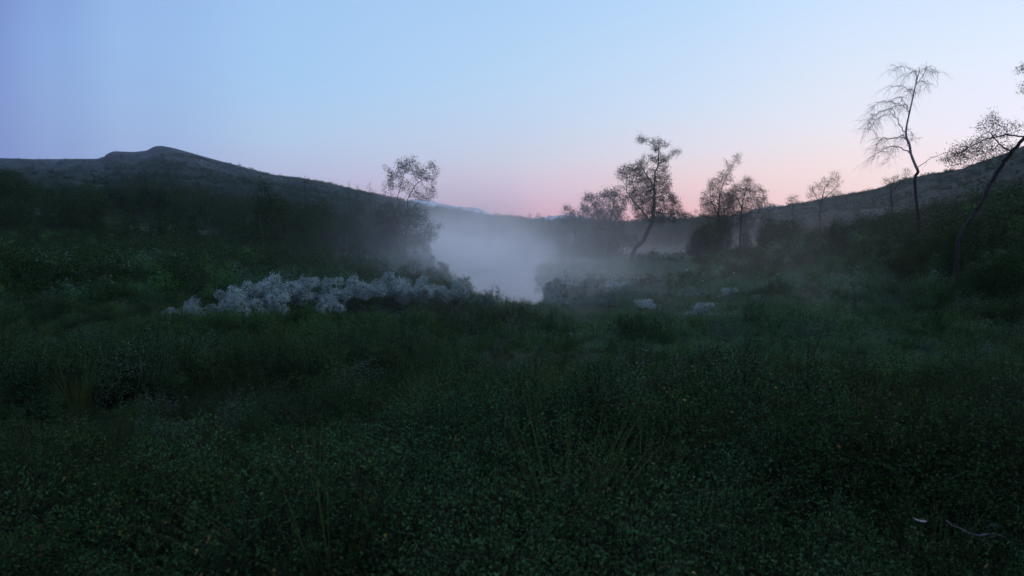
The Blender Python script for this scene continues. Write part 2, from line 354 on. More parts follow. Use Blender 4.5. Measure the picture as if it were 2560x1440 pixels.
# ------------------------------------------------------------------ plants: materials
DG1, DG2 = (0.010, 0.036, 0.009), (0.040, 0.105, 0.024)  # dark tone for the nearest foliage; lens vignetting is put into this colour
LG1, LG2 = (0.038, 0.130, 0.036), (0.125, 0.290, 0.085)
m_birchleaf = leafmat('dwarf_birch_leaf', DG1, DG2, scale=0.7, olive=0.35)
m_heathleaf = leafmat('willow_green_leaf', (0.024, 0.090, 0.030), (0.080, 0.200, 0.072), scale=0.6, olive=0.2)
m_lightleaf = leafmat('lightened_dwarf_birch_leaf', LG1, LG2, scale=0.7, olive=0.4)  # lightened copy of the dwarf birch leaf; mist-veil brightness is in its colour
m_yellow = leafmat('yellowed_leaf', (0.22, 0.13, 0.03), (0.40, 0.28, 0.08), scale=9)
m_red = leafmat('reddened_leaf', (0.10, 0.02, 0.015), (0.22, 0.07, 0.04), scale=9)
m_treeleaf = leafmat('birch_leaf', (0.045, 0.065, 0.045), (0.12, 0.155, 0.105), trans=0.4, scale=0.8)
m_darkleaf = leafmat('dense_birch_leaf', (0.016, 0.042, 0.012), (0.048, 0.090, 0.028), scale=0.25)
m_silver = leafmat('downy_willow_leaf', (0.20, 0.27, 0.25), (0.60, 0.72, 0.68), scale=2.5, trans=0.1, rnd=0.3)
m_silver2 = leafmat('dull_willow_leaf', (0.10, 0.16, 0.13), (0.24, 0.32, 0.27), scale=1.0, trans=0.15, rnd=0.4)
m_bark = noisemat('dark_bark', ((0.35, (0.025, 0.02, 0.018)), (0.7, (0.07, 0.06, 0.055))), scale=9, bump=0.4)
m_pale = noisemat('pale_birch_bark', ((0.35, (0.08, 0.07, 0.07)), (0.5, (0.32, 0.30, 0.29)), (0.75, (0.55, 0.52, 0.50))), scale=6, bump=0.3)
m_grey = noisemat('grey_weathered_wood', ((0.35, (0.05, 0.05, 0.055)), (0.7, (0.17, 0.165, 0.17))), scale=12, bump=0.3)
m_flower = noisemat('cream_flower', ((0.3, (0.45, 0.47, 0.40)), (0.7, (0.7, 0.72, 0.62))), scale=30)
m_grass = leafmat('dry_grass', (0.03, 0.06, 0.016), (0.10, 0.13, 0.045), scale=2)

m_twig = noisemat('greenish_twig_bark', ((0.35, (0.012, 0.012, 0.007)), (0.7, (0.034, 0.032, 0.018))), scale=9)
m_meadow = leafmat('grey_green_herb_leaf', (0.10, 0.20, 0.09), (0.21, 0.36, 0.18), scale=0.6)
# ------------------------------------------------------------------ undergrowth (nobody could count it: scattered clumps)
def shrub_mesh(name, seed, h, w, nstem, nleaf, lsize, mats, mprob=None, stemr=0.004, twig=True, upright=0.0, ratio=0.6, dome=0.5):
    rng = np.random.default_rng(seed); m = MB(); tips = []
    nm = len(mats) - 1
    for s in range(nstem):
        a = rng.uniform(0, 2 * math.pi); rad = w * math.sqrt(rng.uniform(0.02, 1)) * 0.5
        hh = h * (1 - dome * (2 * rad / w) ** 2) * rng.uniform(0.65, 1.12)
        P0 = np.array([math.cos(a) * rad * 0.35, math.sin(a) * rad * 0.35, -0.05])
        P1 = np.array([math.cos(a) * rad, math.sin(a) * rad, hh])
        mid = (P0 + P1) / 2 + np.array([math.cos(a), math.sin(a), 0]) * rad * 0.3 + rng.normal(0, 0.04 * h, 3)
        tt = np.linspace(0, 1, 6)[:, None]
        P = (1 - tt) ** 2 * P0 + 2 * tt * (1 - tt) * mid + tt ** 2 * P1
        m.tube(P, np.linspace(stemr, stemr * 0.3, 6), 3, nm)
        nt_ = max(1, nleaf // nstem // 9)
        for k in range(nt_):
            u = rng.uniform(0.35, 1.0); c_ = (1 - u) ** 2 * P0 + 2 * u * (1 - u) * mid + u ** 2 * P1
            dr = rng.normal(0, 1, 3); dr[2] = abs(dr[2]) * (0.7 + upright) + 0.15; dr /= np.linalg.norm(dr); ln = h * rng.uniform(0.12, 0.32)
            q2 = c_ + dr * ln
            if twig: m.tube(np.array([c_, (c_ + q2) / 2 + rng.normal(0, 0.01, 3), q2]), (stemr * 0.4, stemr * 0.3, stemr * 0.2), 3, nm)
            uu = rng.uniform(0.1, 1.05, 9)[:, None]
            tips.append(c_ + dr * ln * uu + rng.normal(0, lsize * 0.55, (9, 3)))
    T = np.concatenate(tips)
    T = T[T[:, 2] > 0.0]
    if mprob: m.leaves(T, lsize, rng, mprob=mprob, ratio=ratio)
    else: m.leaves(T, lsize, rng, 0, ratio=ratio)
    return m.mesh(name, mats)
def lib(name, meshes):
    c = bpy.data.collections.new(name)
    for k, me in enumerate(meshes):
        o = bpy.data.objects.new('%s_%02d' % (name, k), me); c.objects.link(o)
    return c
def scatter(name, pts, rot, scl, idx, coll, label, cat):
    """one mesh of points; geometry nodes put a clump on each"""
    me = bpy.data.meshes.new(name); me.vertices.add(len(pts)); me.vertices.foreach_set('co', np.asarray(pts, np.float32).ravel())
    a = me.attributes.new('rot', 'FLOAT_VECTOR', 'POINT'); a.data.foreach_set('vector', np.asarray(rot, np.float32).ravel())
    a = me.attributes.new('scl', 'FLOAT_VECTOR', 'POINT'); a.data.foreach_set('vector', np.asarray(scl, np.float32).ravel())
    a = me.attributes.new('idx', 'INT', 'POINT'); a.data.foreach_set('value', np.asarray(idx, np.int32))
    me.update(); o = bpy.data.objects.new(name, me); COL.objects.link(o)
    ng = bpy.data.node_groups.new(name, 'GeometryNodeTree')
    ng.interface.new_socket('Geometry', in_out='INPUT', socket_type='NodeSocketGeometry'); ng.interface.new_socket('Geometry', in_out='OUTPUT', socket_type='NodeSocketGeometry')
    N = ng.nodes.new; L = ng.links.new
    gi = N('NodeGroupInput'); go = N('NodeGroupOutput'); ip = N('GeometryNodeInstanceOnPoints'); ci = N('GeometryNodeCollectionInfo')
    ci.inputs['Collection'].default_value = coll; ci.inputs['Separate Children'].default_value = True; ci.inputs['Reset Children'].default_value = True
    L(gi.outputs[0], ip.inputs['Points']); L(ci.outputs[0], ip.inputs['Instance']); ip.inputs['Pick Instance'].default_value = True
    for nm, ty, inp in (('rot', 'FLOAT_VECTOR', 'Rotation'), ('scl', 'FLOAT_VECTOR', 'Scale'), ('idx', 'INT', 'Instance Index')):
        n = N('GeometryNodeInputNamedAttribute'); n.data_type = ty; n.inputs['Name'].default_value = nm
        out = [s_ for s_ in n.outputs if s_.enabled and s_.name == 'Attribute'][0]
        L(out, ip.inputs[inp])
    L(ip.outputs[0], go.inputs[0])
    md = o.modifiers.new('scatter', 'NODES'); md.node_group = ng
    tag(o, label, cat, kind='stuff'); return o
def sector_points(rng, n, r0, r1, half, xoff=0.0):
    """points spread evenly in plan over a sector in front of the viewer"""
    r = np.sqrt(rng.uniform(r0 ** 2, r1 ** 2, n)); a = rng.uniform(-half, half, n)
    return r * np.sin(a), r * np.cos(a)
def put(rng, x, y, s, nvar, zdrop=0.03, tilt=0.15, zs=None, idx=None):
    z = height(x, y) - zdrop
    rot = np.stack([rng.normal(0, tilt, len(x)), rng.normal(0, tilt, len(x)), rng.uniform(0, 6.28, len(x))], -1)
    scl = np.stack([s, s, s * (zs if zs is not None else 1)], -1)
    return np.stack([x, y, z], -1), rot, scl, (idx if idx is not None else rng.integers(0, nvar, len(x)))

rng = np.random.default_rng(11)
def clump_set(base, extra):
    return [
    shrub_mesh('clump', 1, 0.62, 0.85, 30, 3400, 0.0145, [base, m_red, m_twig], (0.985, 0.015), ratio=0.75),
    shrub_mesh('clump', 2, 0.50, 0.90, 34, 3600, 0.013, [base, m_yellow, m_twig], (0.988, 0.012), ratio=0.8),
    shrub_mesh('clump', 3, 0.75, 0.80, 24, 3000, 0.016, [base, m_twig]),
    shrub_mesh('clump', 4, 0.58, 0.95, 30, 3400, 0.016, [extra, m_yellow, m_twig], (0.99, 0.01), ratio=0.42),
    shrub_mesh('clump', 5, 0.66, 0.60, 17, 2300, 0.016, [extra, m_red, m_twig], (0.99, 0.01), upright=1.0, dome=0.2, ratio=0.4),
    shrub_mesh('clump', 6, 0.40, 1.00, 38, 3800, 0.011, [base, m_twig], ratio=0.7),
    ]
def tussock(name, seed, m_, n=210, h=0.55):
    rng = np.random.default_rng(seed); m = MB()
    for k in range(n):
        a = rng.uniform(0, 6.28); r0 = 0.10 * math.sqrt(rng.random()); ln = h * rng.uniform(.5, 1.2); le = rng.uniform(.15, .6)
        P = [np.array([math.cos(a) * r0, math.sin(a) * r0, -.03])]
        for q in range(1, 5):
            f = q / 4; P.append(P[0] + np.array([math.cos(a) * le * ln * f ** 1.8, math.sin(a) * le * ln * f ** 1.8, ln * f * (1 - .35 * le * f)]))
        P = np.array(P); w = np.array([.003, .003, .0025, .0018, .0004])[:, None]; sd = np.array([-math.sin(a), math.cos(a), 0])
        V = np.stack([P - sd * w, P + sd * w], 1).reshape(-1, 3); i = np.arange(4)[:, None] * 2
        m.add(V, i + np.array([[0, 1, 3, 2]]))
    return m.mesh(name, [m_])
near_lib = lib('dwarf_birch_clump', clump_set(m_birchleaf, m_heathleaf) + clump_set(m_lightleaf, m_heathleaf) + [tussock('tussock', 71, m_grass), tussock('tussock', 72, m_grass, 150, 0.7),
    shrub_mesh('clump', 15, 0.7, 0.8, 22, 2800, 0.018, [m_silver2, m_heathleaf, m_twig], (0.7, 0.3), ratio=0.42),
    shrub_mesh('clump', 16, 0.55, 1.0, 34, 3400, 0.020, [m_meadow, m_lightleaf, m_twig], (0.75, 0.25), ratio=0.4),
    shrub_mesh('clump', 17, 0.48, 1.1, 34, 3600, 0.018, [m_meadow, m_silver2, m_twig], (0.8, 0.2), ratio=0.5)])
x, y = sector_points(rng, 6400, 1.6, 30, math.radians(56)); x2, y2 = sector_points(rng, 420, 1.6, 7, math.radians(58)); x = np.concatenate([x, x2]); y = np.concatenate([y, y2])
sd_ = river_sd(x, y); hump = fbm(x * 0.28, y * 0.28, 3); k = sd_ > 0.5
# taller scrub on the near bank, hollows and humps everywhere
low_ = 1 - 0.32 * sstep(11, 15, y) * (1 - sstep(26, 30, y)) * (1 - sstep(-1, 3, x)) * sstep(-15, -11, x)
s = low_ * (0.80 + 1.15 * np.clip(hump + 0.08, -0.27, 0.6)) * rng.uniform(0.8, 1.2, len(x)) * (0.72 + 0.28 * sstep(2, 6, np.hypot(x, y)))
k &= rng.random(len(x)) < 0.94
pat = fbm(x * 0.2 + 40, y * 0.2, 2)
idx = np.where(pat + rng.normal(0, 0.15, len(x)) > 0.08, rng.choice([3, 4, 1], len(x)), rng.choice([0, 1, 2, 5], len(x)))
rr_ = np.hypot(x, y); s *= 1 + 0.10 * np.exp(-((x - 1.0) / 2.2) ** 2) * sstep(17, 23, y)
lt = rng.random(len(x)) < np.clip(sstep(6, 18, rr_) * 0.8 + 0.7 * (fbm(x * 0.25 + 3, y * 0.25 + 8, 2)) - 0.22 + 0.15 * sstep(-4, 3, x) + 0.9 * np.exp(-((x - 3.5) / 3.2) ** 2 - ((y - 19) / 9) ** 2), 0.02, 0.97)  # lighter leaves with distance: vignetting put into colour; the right-hand patch is light itself
idx = idx + 6 * lt
gr = rng.random(len(x)); idx = np.where(gr < 0.07 + 0.22 * (fbm(x * 0.3 + 60, y * 0.3, 2) > 0.22), rng.choice([12, 13], len(x)), idx); idx = np.where((gr > 0.95) & (y > 6), 14, idx)
mead = np.exp(-((x - 0.11 * y - 2.2) / (1.8 + 0.11 * y)) ** 2) * sstep(10, 17, y) * 1.1 + 0.8 * fbm(x * 0.3 + 21, y * 0.3, 2) - 0.12
idx = np.where((rng.random(len(x)) < mead) & (x > -1), rng.choice([15, 16], len(x)), idx)
scatter('undergrowth', *put(rng, x[k], y[k], s[k], 6, idx=idx[k]), near_lib, 'dark low dwarf birch and heath scrub filling the foreground', 'scrub')

mid_lib = lib('valley_scrub_clump', [
    shrub_mesh('bush', 11, 0.95, 1.7, 22, 1500, 0.050, [m_lightleaf, m_twig]),
    shrub_mesh('bush', 12, 1.15, 1.5, 20, 1200, 0.055, [m_heathleaf, m_twig]),
    shrub_mesh('bush', 13, 0.8, 1.9, 26, 1600, 0.045, [m_birchleaf, m_lightleaf, m_twig], (0.6, 0.4)),
    shrub_mesh('bush', 14, 0.9, 1.4, 18, 1100, 0.055, [m_heathleaf, m_silver2, m_twig], (0.75, 0.25)),
    shrub_mesh('bush', 15, 0.85, 1.5, 20, 1200, 0.05, [m_silver2, m_heathleaf, m_twig], (0.6, 0.4)),
    shrub_mesh('bush', 17, 0.85, 1.7, 26, 1700, 0.045, [m_meadow, m_silver2, m_twig], (0.7, 0.3)),
    shrub_mesh('bush', 16, 1.3, 1.5, 18, 1400, 0.055, [m_darkleaf, m_twig]),
])
x, y = sector_points(rng, 17000, 28, 150, math.radians(44))
keep = rng.random(len(x)) < np.clip(1.25 - np.hypot(x, y) / 190, 0.3, 1); sd_ = river_sd(x, y)
clear_ = (np.hypot((x + 78) / 26, (y - 140) / 22) > 1) | (rng.random(len(x)) < 0.12)
k = keep & (sd_ > 0.7) & clear_
s = rng.uniform(0.7, 1.25, len(x)) * (1 + 0.7 * np.clip(fbm(x * 0.09, y * 0.09, 3), -0.4, 0.6)) * (0.62 + 0.38 * sstep(1, 9, sd_))
s *= 1 - 0.22 * sstep(-4, 12, x) * (1 - sstep(70, 100, y)); s *= 1 + 1.0 * sstep(0, 10, x - 8 - 0.16 * y) * (0.5 + (fbm(x * 0.08, y * 0.08 + 50, 2) > -0.05)); s *= 1 + 0.5 * (1 - sstep(-26, -12, x)) * (fbm(x * 0.06 + 9, y * 0.06, 2) > -0.05)
pat = fbm(x * 0.07 + 5, y * 0.07, 3) + 0.22 * sstep(-2, 4, x) * (1 - sstep(80, 100, y)) * (1 - sstep(0, 10, x - 0.35 * y)) - 0.25 * (1 - sstep(-26, -12, x)); idx = np.where(pat + rng.normal(0, .12, len(x)) > 0.1, rng.choice([1, 3, 3, 4], len(x)), rng.choice([0, 2, 6, 6, 6], len(x)))  # far left takes more dark bushes: lens vignetting painted through leaf colour
mead = np.exp(-((x - 0.12 * y - 1.5) / (1.8 + 0.12 * y)) ** 2) * (1 - sstep(80, 95, y)) + 0.9 * fbm(x * 0.14 + 21, y * 0.14, 2) - 0.1
idx = np.where((rng.random(len(x)) < mead) & (x > 0), 5, idx)
scatter('valley_scrub', *put(rng, x[k], y[k], s[k], 6, idx=idx[k]), mid_lib, 'dark green scrub of birch and willow covering the valley floor', 'scrub')

def wood_tree(name, seed, h, leaf, n=900, dens=None):
    rng = np.random.default_rng(seed); m = MB()
    m.tube([(0, 0, -0.3), (0.1, 0, h * 0.5), (0.05, 0.1, h * 0.95)], (0.09, 0.06, 0.02), 4, 1)
    P = []
    for k in range(9):
        c_ = np.array([rng.normal(0, h * 0.14), rng.normal(0, h * 0.14), h * rng.uniform(0.28, 0.92)]); sr = h * rng.uniform(0.10, 0.2) * (1.15 - c_[2] / h * 0.5)
        q_ = rng.normal(0, 1, (n // 9, 3)); q_ /= np.linalg.norm(q_, axis=1)[:, None]
        P.append(c_ + q_ * (sr * rng.uniform(0.3, 1, len(q_)) ** 0.5)[:, None])
        m.tube([(0.05, 0.05, c_[2] * 0.6), tuple(c_)], (0.03, 0.012), 3, 1)
    m.leaves(np.concatenate(P), leaf, rng, 0)
    return m.mesh(name, [m_darkleaf, m_twig])
wood_lib = lib('mountain_birch_tree', [wood_tree('wood', 21 + k, 4.2 + 0.5 * k, 0.17 + 0.01 * k) for k in range(4)])
x, y = sector_points(rng, 30000, 120, 1100, math.radians(43))
r = np.hypot(x, y); a = np.arctan2(x, y); z = height(x, y); Dd = np.interp(a, _sa, _sD); sd_ = river_sd(x, y)
elv = np.arctan2(z - EYE, r)
tree_line = 0.5 + 0.25 * fbm(x * 0.006, y * 0.006, 3)
Et = np.interp(a, _sa, _se); frac = elv / np.maximum(Et, 0.004)
lim = np.where(a < -0.1, 0.72, np.where(a > 0.25, 0.55, 1.2))
pr = 1 - sstep(lim - 0.25, lim + 0.15, frac + 0.35 * fbm(x * 0.01, y * 0.01, 3))
k = (rng.random(len(x)) < pr) & (r < Dd * 0.99) & (sd_ > 4) & (np.hypot((x + 78) / 30, (y - 140) / 26) > 1)
s = rng.uniform(0.65, 1.15, len(x)) * np.where(a > 0.25, 0.6, 1.0) * np.where(r > Dd * 0.85, 0.75, 1)
scatter('birch_wood', *put(rng, x[k], y[k], s[k], 4, tilt=0.06), wood_lib, 'far dark birch wood covering the lower slopes of the valley', 'wood')
heath_lib = lib('juniper_heath_clump', [shrub_mesh('heath', 31 + k, 1.3, 2.6, 14, 360, 0.16, [m_darkleaf, m_twig]) for k in range(3)])
x, y = sector_points(rng, 22000, 100, 620, math.radians(43))
r = np.hypot(x, y); a = np.arctan2(x, y); Dd = np.interp(a, _sa, _sD); sd_ = river_sd(x, y)
k = (r < Dd * 0.995) & (sd_ > 2) & (rng.random(len(x)) < 0.35 + 0.65 * (fbm(x * 0.03, y * 0.03, 3) > -0.1))
scatter('hillside_heath', *put(rng, x[k], y[k], rng.uniform(0.6, 1.3, len(x))[k], 3), heath_lib, 'low dark heath clumps on the hillsides either side of the valley', 'heath')

x, y = sector_points(rng, 26000, 450, 1480, math.radians(43))
r = np.hypot(x, y); a = np.arctan2(x, y); Dd = np.interp(a, _sa, _sD)
k = (r < Dd * 0.99) & (rng.random(len(x)) < 0.15 + 0.85 * (fbm(x * 0.009, y * 0.009, 4) > 0.0)) & (height(x, y) < 130 + 25 * fbm(x * 0.02, y * 0.02, 3))
scatter('mountain_scrub', *put(rng, x[k], y[k], rng.uniform(1.3, 2.8, len(x))[k], 3), heath_lib, 'dark scrub patches mottling the long slope of the left mountain', 'scrub')

# ------------------------------------------------------------------ trees grown toward their crowns
def grow(lines, attract, step, infl, kill, rng, iters=140, sag=0.0):
    """space colonisation from hand-laid limbs; returns nodes, parents"""
    nodes = []; par = []
    for ln, root in lines:
        ln = np.asarray(ln, float); prev = root if root is None else None
        if root is not None:
            d = [np.linalg.norm(n_ - ln[0]) for n_ in nodes]; prev = int(np.argmin(d))
        else: nodes.append(ln[0]); par.append(-1); prev = len(nodes) - 1
        for p0, p1 in zip(ln[:-1], ln[1:]):
            k_ = max(1, int(np.linalg.norm(p1 - p0) / step))
            for u in range(1, k_ + 1):
                nodes.append(p0 + (p1 - p0) * u / k_ + rng.normal(0, step * 0.10, 3)); par.append(prev); prev = len(nodes) - 1
    A = attract.copy()
    Nn = np.array(nodes); D = np.linalg.norm(A[:, None] - Nn[None], axis=2); nd = D.min(1); ni = D.argmin(1)
    for it in range(iters):
        act = (nd < infl) & (nd > kill)
        if not act.any(): break
        new = []; np_ = []
        for n_ in np.unique(ni[act]):
            if len(nodes) + len(new) > 4200: break
            v = (A[act & (ni == n_)] - nodes[n_]); v /= np.linalg.norm(v, axis=1)[:, None] + 1e-9
            v = v.mean(0) + rng.normal(0, 0.16, 3); v[2] -= sag; l_ = np.linalg.norm(v)
            if l_ < 1e-3: continue
            new.append(nodes[n_] + v / l_ * step); np_.append(n_)
        if not new: break
        b = len(nodes); nodes += new; par += list(np_)
        Dn = np.linalg.norm(A[:, None] - np.array(new)[None], axis=2); m_ = Dn.min(1); mi = Dn.argmin(1)
        up = m_ < nd; nd = np.where(up, m_, nd); ni = np.where(up, b + mi, ni)
        kp = nd > kill; A = A[kp]; nd = nd[kp]; ni = ni[kp]
        if len(A) == 0 or len(nodes) > 4200: break
    return np.array(nodes), np.array(par)
def radii(par, tip, ex=2.4):
    n = len(par); w = np.zeros(n); ch = np.zeros(n, int)
    for i_ in range(n):
        if par[i_] >= 0: ch[par[i_]] += 1
    acc = np.zeros(n)
    for i_ in range(n - 1, -1, -1):                          # children always come after parents
        w[i_] = max(acc[i_], tip ** ex) if ch[i_] else tip ** ex
        if par[i_] >= 0: acc[par[i_]] += w[i_]
    return w ** (1 / ex), ch
def skin(nodes, par, R, m_thick, m_thin, rsplit, sides=6):
    n = len(par); best = np.full(n, -1)
    for i_ in range(n):
        p_ = par[i_]
        if p_ >= 0 and (best[p_] < 0 or R[i_] > R[best[p_]]): best[p_] = i_
    for i_ in range(n):
        if par[i_] >= 0 and best[par[i_]] == i_: continue
        ch_ = [par[i_]] if par[i_] >= 0 else []
        c_ = i_
        while c_ >= 0: ch_.append(c_); c_ = best[c_]
        if len(ch_) < 2: continue
        rr_ = R[ch_].copy()
        if par[i_] >= 0: rr_[0] = rr_[1]
        cut = int(np.sum(rr_ > rsplit))
        if cut >= 2: m_thick.tube(nodes[ch_[:cut + 1]], rr_[:cut + 1], sides)
        if cut < len(ch_) - 1: m_thin.tube(nodes[ch_[max(cut - 1, 0) if cut >= 2 else 0:]], rr_[max(cut - 1, 0) if cut >= 2 else 0:], 3, 1)
def ell_points(ells, rng, dens, Y, depth=0.8):
    """ellipses drawn in photograph pixels become ellipsoids at distance Y (depth = their own width)"""
    out = []
    for e in ells:
        cx_, cy_, rx, ry = e[:4]; w = e[4] if len(e) > 4 else 1.0; dy = e[5] if len(e) > 5 else 0.0
        c_ = np.array(at(cx_, cy_, Y)); sx_ = rx / F * Y; sz_ = ry / F * Y; sy_ = depth * (sx_ + sz_) / 2
        n = max(6, int(w * dens * rx * ry / 100))
        q_ = rng.normal(0, 1, (n, 3)); q_ /= np.linalg.norm(q_, axis=1)[:, None]; q_ *= rng.uniform(0, 1, n)[:, None] ** (1 / 2.6)
        out.append(c_ + np.array([0, dy, 0]) + q_ * np.array([sx_, sy_, sz_]))
    return np.concatenate(out)
def tree(name, label, cat, Y, lines, ells, seed, dens=3.0, leaf=0.08, nleaf=3, trunk_r=0.12, step=0.2, leafm=None, bark=None, group=None, depthj=0.25, tip=0.006, sag=0.0, spread=0.9, infl=9, kill=1.1, ex=2.4):
    rng = np.random.default_rng(seed); L3 = []
    for k_, ln in enumerate(lines):
        pts = []; dy = 0.0 if k_ == 0 else rng.normal(0, depthj * 1.5)
        for q_, (a_, b_) in enumerate(ln):
            p_ = np.array(at(a_, b_, Y)); f_ = q_ / max(1, len(ln) - 1); p_[1] += dy * f_ + (rng.normal(0, depthj * 0.3) if q_ else 0); pts.append(p_)
        L3.append([pts, None if k_ == 0 else 1])
    b0 = L3[0][0][0]; gz = H(b0[0], b0[1]); base = np.array([b0[0], b0[1], gz])
    L3[0][0].insert(0, base - np.array([0, 0, 0.15])) if b0[2] > gz + 0.25 else L3[0][0].__setitem__(0, base - np.array([0, 0, 0.15]))
    A = ell_points(ells, rng, dens * 1.7, Y)
    A = A[A[:, 2] > gz + 0.15]
    nodes, par = grow(L3, A, step, infl * step, kill * step, rng, sag=sag)
    R, ch = radii(par, tip, ex)
    R = R * min(1.0, 1.0) ; R = np.minimum(R, trunk_r) if R[0] > trunk_r else R * (1 + (trunk_r / R[0] - 1) * (R / R[0]) ** 0.7)
    nodes = nodes - base; root = empty(name, tuple(base)); tag(root, label, cat, group)
    mt, mc = MB(), MB()
    skin(nodes, par, R, mt, mc, tip * 2.6)
    tipn = np.where(R < tip * 3.6)[0]
    if nleaf:
        reps = rng.poisson(nleaf * 7.5, len(tipn)); P = np.repeat(nodes[tipn], reps, 0) + rng.normal(0, step * 0.85 * spread, (reps.sum(), 3))
        mc.leaves(P, leaf * 0.85, rng, 0, up=0.1, ratio=0.7)
    if mt.n: mt.build('trunk', [bark or m_bark], root, smooth=True)
    mc.build('crown' , [leafm or m_treeleaf, bark or m_bark], root)
    return root

T = tree
# left: many-stemmed birch on the left bank with a dark skirt of foliage
T('birch_tree', 'many-stemmed birch with open sunset-lit top at the left edge of the misty stream', 'tree', 62,
  [[(1012, 622), (1015, 575), (1022, 540), (1018, 500), (1036, 465), (1060, 447), (1084, 445), (1096, 430)],
   [(1015, 575), (1000, 530), (992, 492), (1004, 455), (1010, 410)],
   [(1012, 600), (985, 530), (980, 490), (981, 443), (968, 418)],
   [(1008, 590), (972, 510), (961, 488), (955, 462)],
   [(1018, 560), (1050, 560), (1085, 568), (1102, 566)]],
  [(1005, 412, 17, 18), (1030, 412, 16, 22), (999, 432, 16, 18), (1052, 432, 22, 17), (1081, 415, 9, 14), (1094, 430, 8, 7), (1062, 446, 22, 8, 0.6), (1060, 492, 20, 12), (1078, 484, 14, 18), (1040, 480, 14, 14, .6), (975, 450, 14, 20, .35), (1015, 470, 25, 18, .3),
   (985, 545, 60, 40, 1.2), (1030, 545, 45, 35, 1.2), (1020, 590, 55, 35, 1.2), (1068, 590, 26, 24), (1080, 562, 22, 10), (950, 590, 50, 45, 1.2)], 101, dens=9, nleaf=2.6, leaf=0.10, trunk_r=0.09, depthj=0.4, leafm=m_treeleaf, step=0.19)
# centre right: the tall leaning birch
T('birch_tree', 'tallest leafy birch with crooked leaning trunk rising above the mist', 'tree', 60,
  [[(1580, 636), (1590, 618), (1608, 604), (1620, 578), (1630, 555), (1634, 520), (1637, 470), (1638, 430), (1646, 412), (1647, 380), (1645, 352)],
   [(1630, 560), (1604, 525), (1585, 503), (1570, 479), (1568, 455)],
   [(1637, 470), (1612, 430), (1600, 405)],
   [(1646, 412), (1668, 392), (1690, 382)],
   [(1645, 370), (1620, 350), (1602, 345)],
   [(1634, 500), (1672, 480), (1690, 500)],
   [(1634, 530), (1680, 535), (1708, 538)]],
  [(1608, 352, 18, 10), (1600, 345, 7, 12, .8), (1640, 364, 16, 20), (1655, 362, 24, 12), (1688, 382, 14, 10), (1622, 396, 18, 14), (1650, 400, 26, 16), (1566, 430, 26, 22), (1600, 425, 36, 20), (1610, 455, 48, 24), (1655, 435, 24, 20), (1660, 455, 22, 26),
   (1600, 490, 44, 30), (1640, 490, 38, 34, 1.2), (1625, 530, 46, 26, 1.3), (1670, 520, 34, 28), (1706, 538, 18, 12), (1540, 470, 14, 12, .5), (1572, 600, 22, 16, .8), (1640, 550, 40, 14), (1690, 500, 16, 18, .6), (1690, 553, 24, 8, .7)], 102,
  dens=8, nleaf=4.6, leaf=0.085, trunk_r=0.17, step=0.19, tip=0.007)
T('birch_tree', 'low spreading birch just left of the tall leaning birch', 'tree', 72,
  [[(1520, 612), (1522, 580), (1528, 545), (1535, 510), (1540, 485)], [(1524, 570), (1500, 530), (1480, 508)], [(1522, 575), (1550, 535), (1560, 515)]],
  [(1513, 488, 30, 16), (1478, 496, 20, 16), (1530, 492, 26, 18), (1550, 510, 18, 30, .8), (1490, 512, 34, 14), (1458, 512, 14, 12), (1530, 530, 36, 24, 1.2), (1500, 535, 40, 20, 1.2), (1515, 570, 50, 25, 1)], 103, dens=9, nleaf=5, leaf=0.10, step=0.22, trunk_r=0.13)
T('birch_tree', 'small rounded bushy birch at the left end of the tree row right of the stream', 'tree', 80,
  [[(1440, 610), (1438, 580), (1430, 550), (1425, 525)], [(1438, 575), (1455, 545), (1462, 528)]],
  [(1418, 530, 14, 18), (1436, 540, 24, 14), (1460, 530, 20, 16), (1450, 560, 40, 20, 1.2), (1412, 555, 18, 20)], 104, dens=10, nleaf=5.5, leaf=0.11, step=0.24, trunk_r=0.1)
T('birch_tree', 'slender feathery birch with a thin upswept tip over a round crown', 'tree', 78,
  [[(1795, 612), (1798, 560), (1796, 530), (1800, 490), (1812, 450), (1832, 410), (1850, 388)], [(1797, 545), (1778, 500), (1775, 470)], [(1812, 450), (1820, 420), (1815, 400)]],
  [(1842, 396, 14, 14, .45), (1826, 420, 14, 16, .5), (1812, 445, 22, 18, .7), (1790, 462, 22, 20), (1782, 490, 22, 22), (1800, 500, 26, 26), (1780, 520, 22, 22), (1805, 535, 30, 16), (1764, 505, 16, 30, .8), (1778, 530, 30, 24), (1822, 500, 20, 26), (1800, 570, 34, 24, .9)], 105, dens=9, nleaf=5, leaf=0.09, step=0.22, trunk_r=0.10)
T('birch_tree', 'round-crowned birch with a low limb reaching right beside the feathery birch', 'tree', 80,
  [[(1850, 612), (1852, 575), (1852, 540), (1858, 500), (1866, 470), (1872, 448)], [(1852, 545), (1880, 528), (1910, 518), (1932, 515)], [(1855, 520), (1838, 490), (1835, 465)]],
  [(1866, 455, 20, 16, .8), (1850, 475, 24, 20), (1878, 480, 22, 22), (1845, 505, 26, 22), (1875, 505, 28, 20), (1860, 530, 36, 16), (1905, 512, 20, 14, .8), (1928, 515, 14, 9, .8), (1832, 490, 22, 24), (1826, 525, 34, 24), (1898, 490, 22, 24), (1888, 525, 28, 16), (1850, 560, 44, 20, .9)], 106, dens=9, nleaf=5, leaf=0.09, step=0.22, trunk_r=0.11)
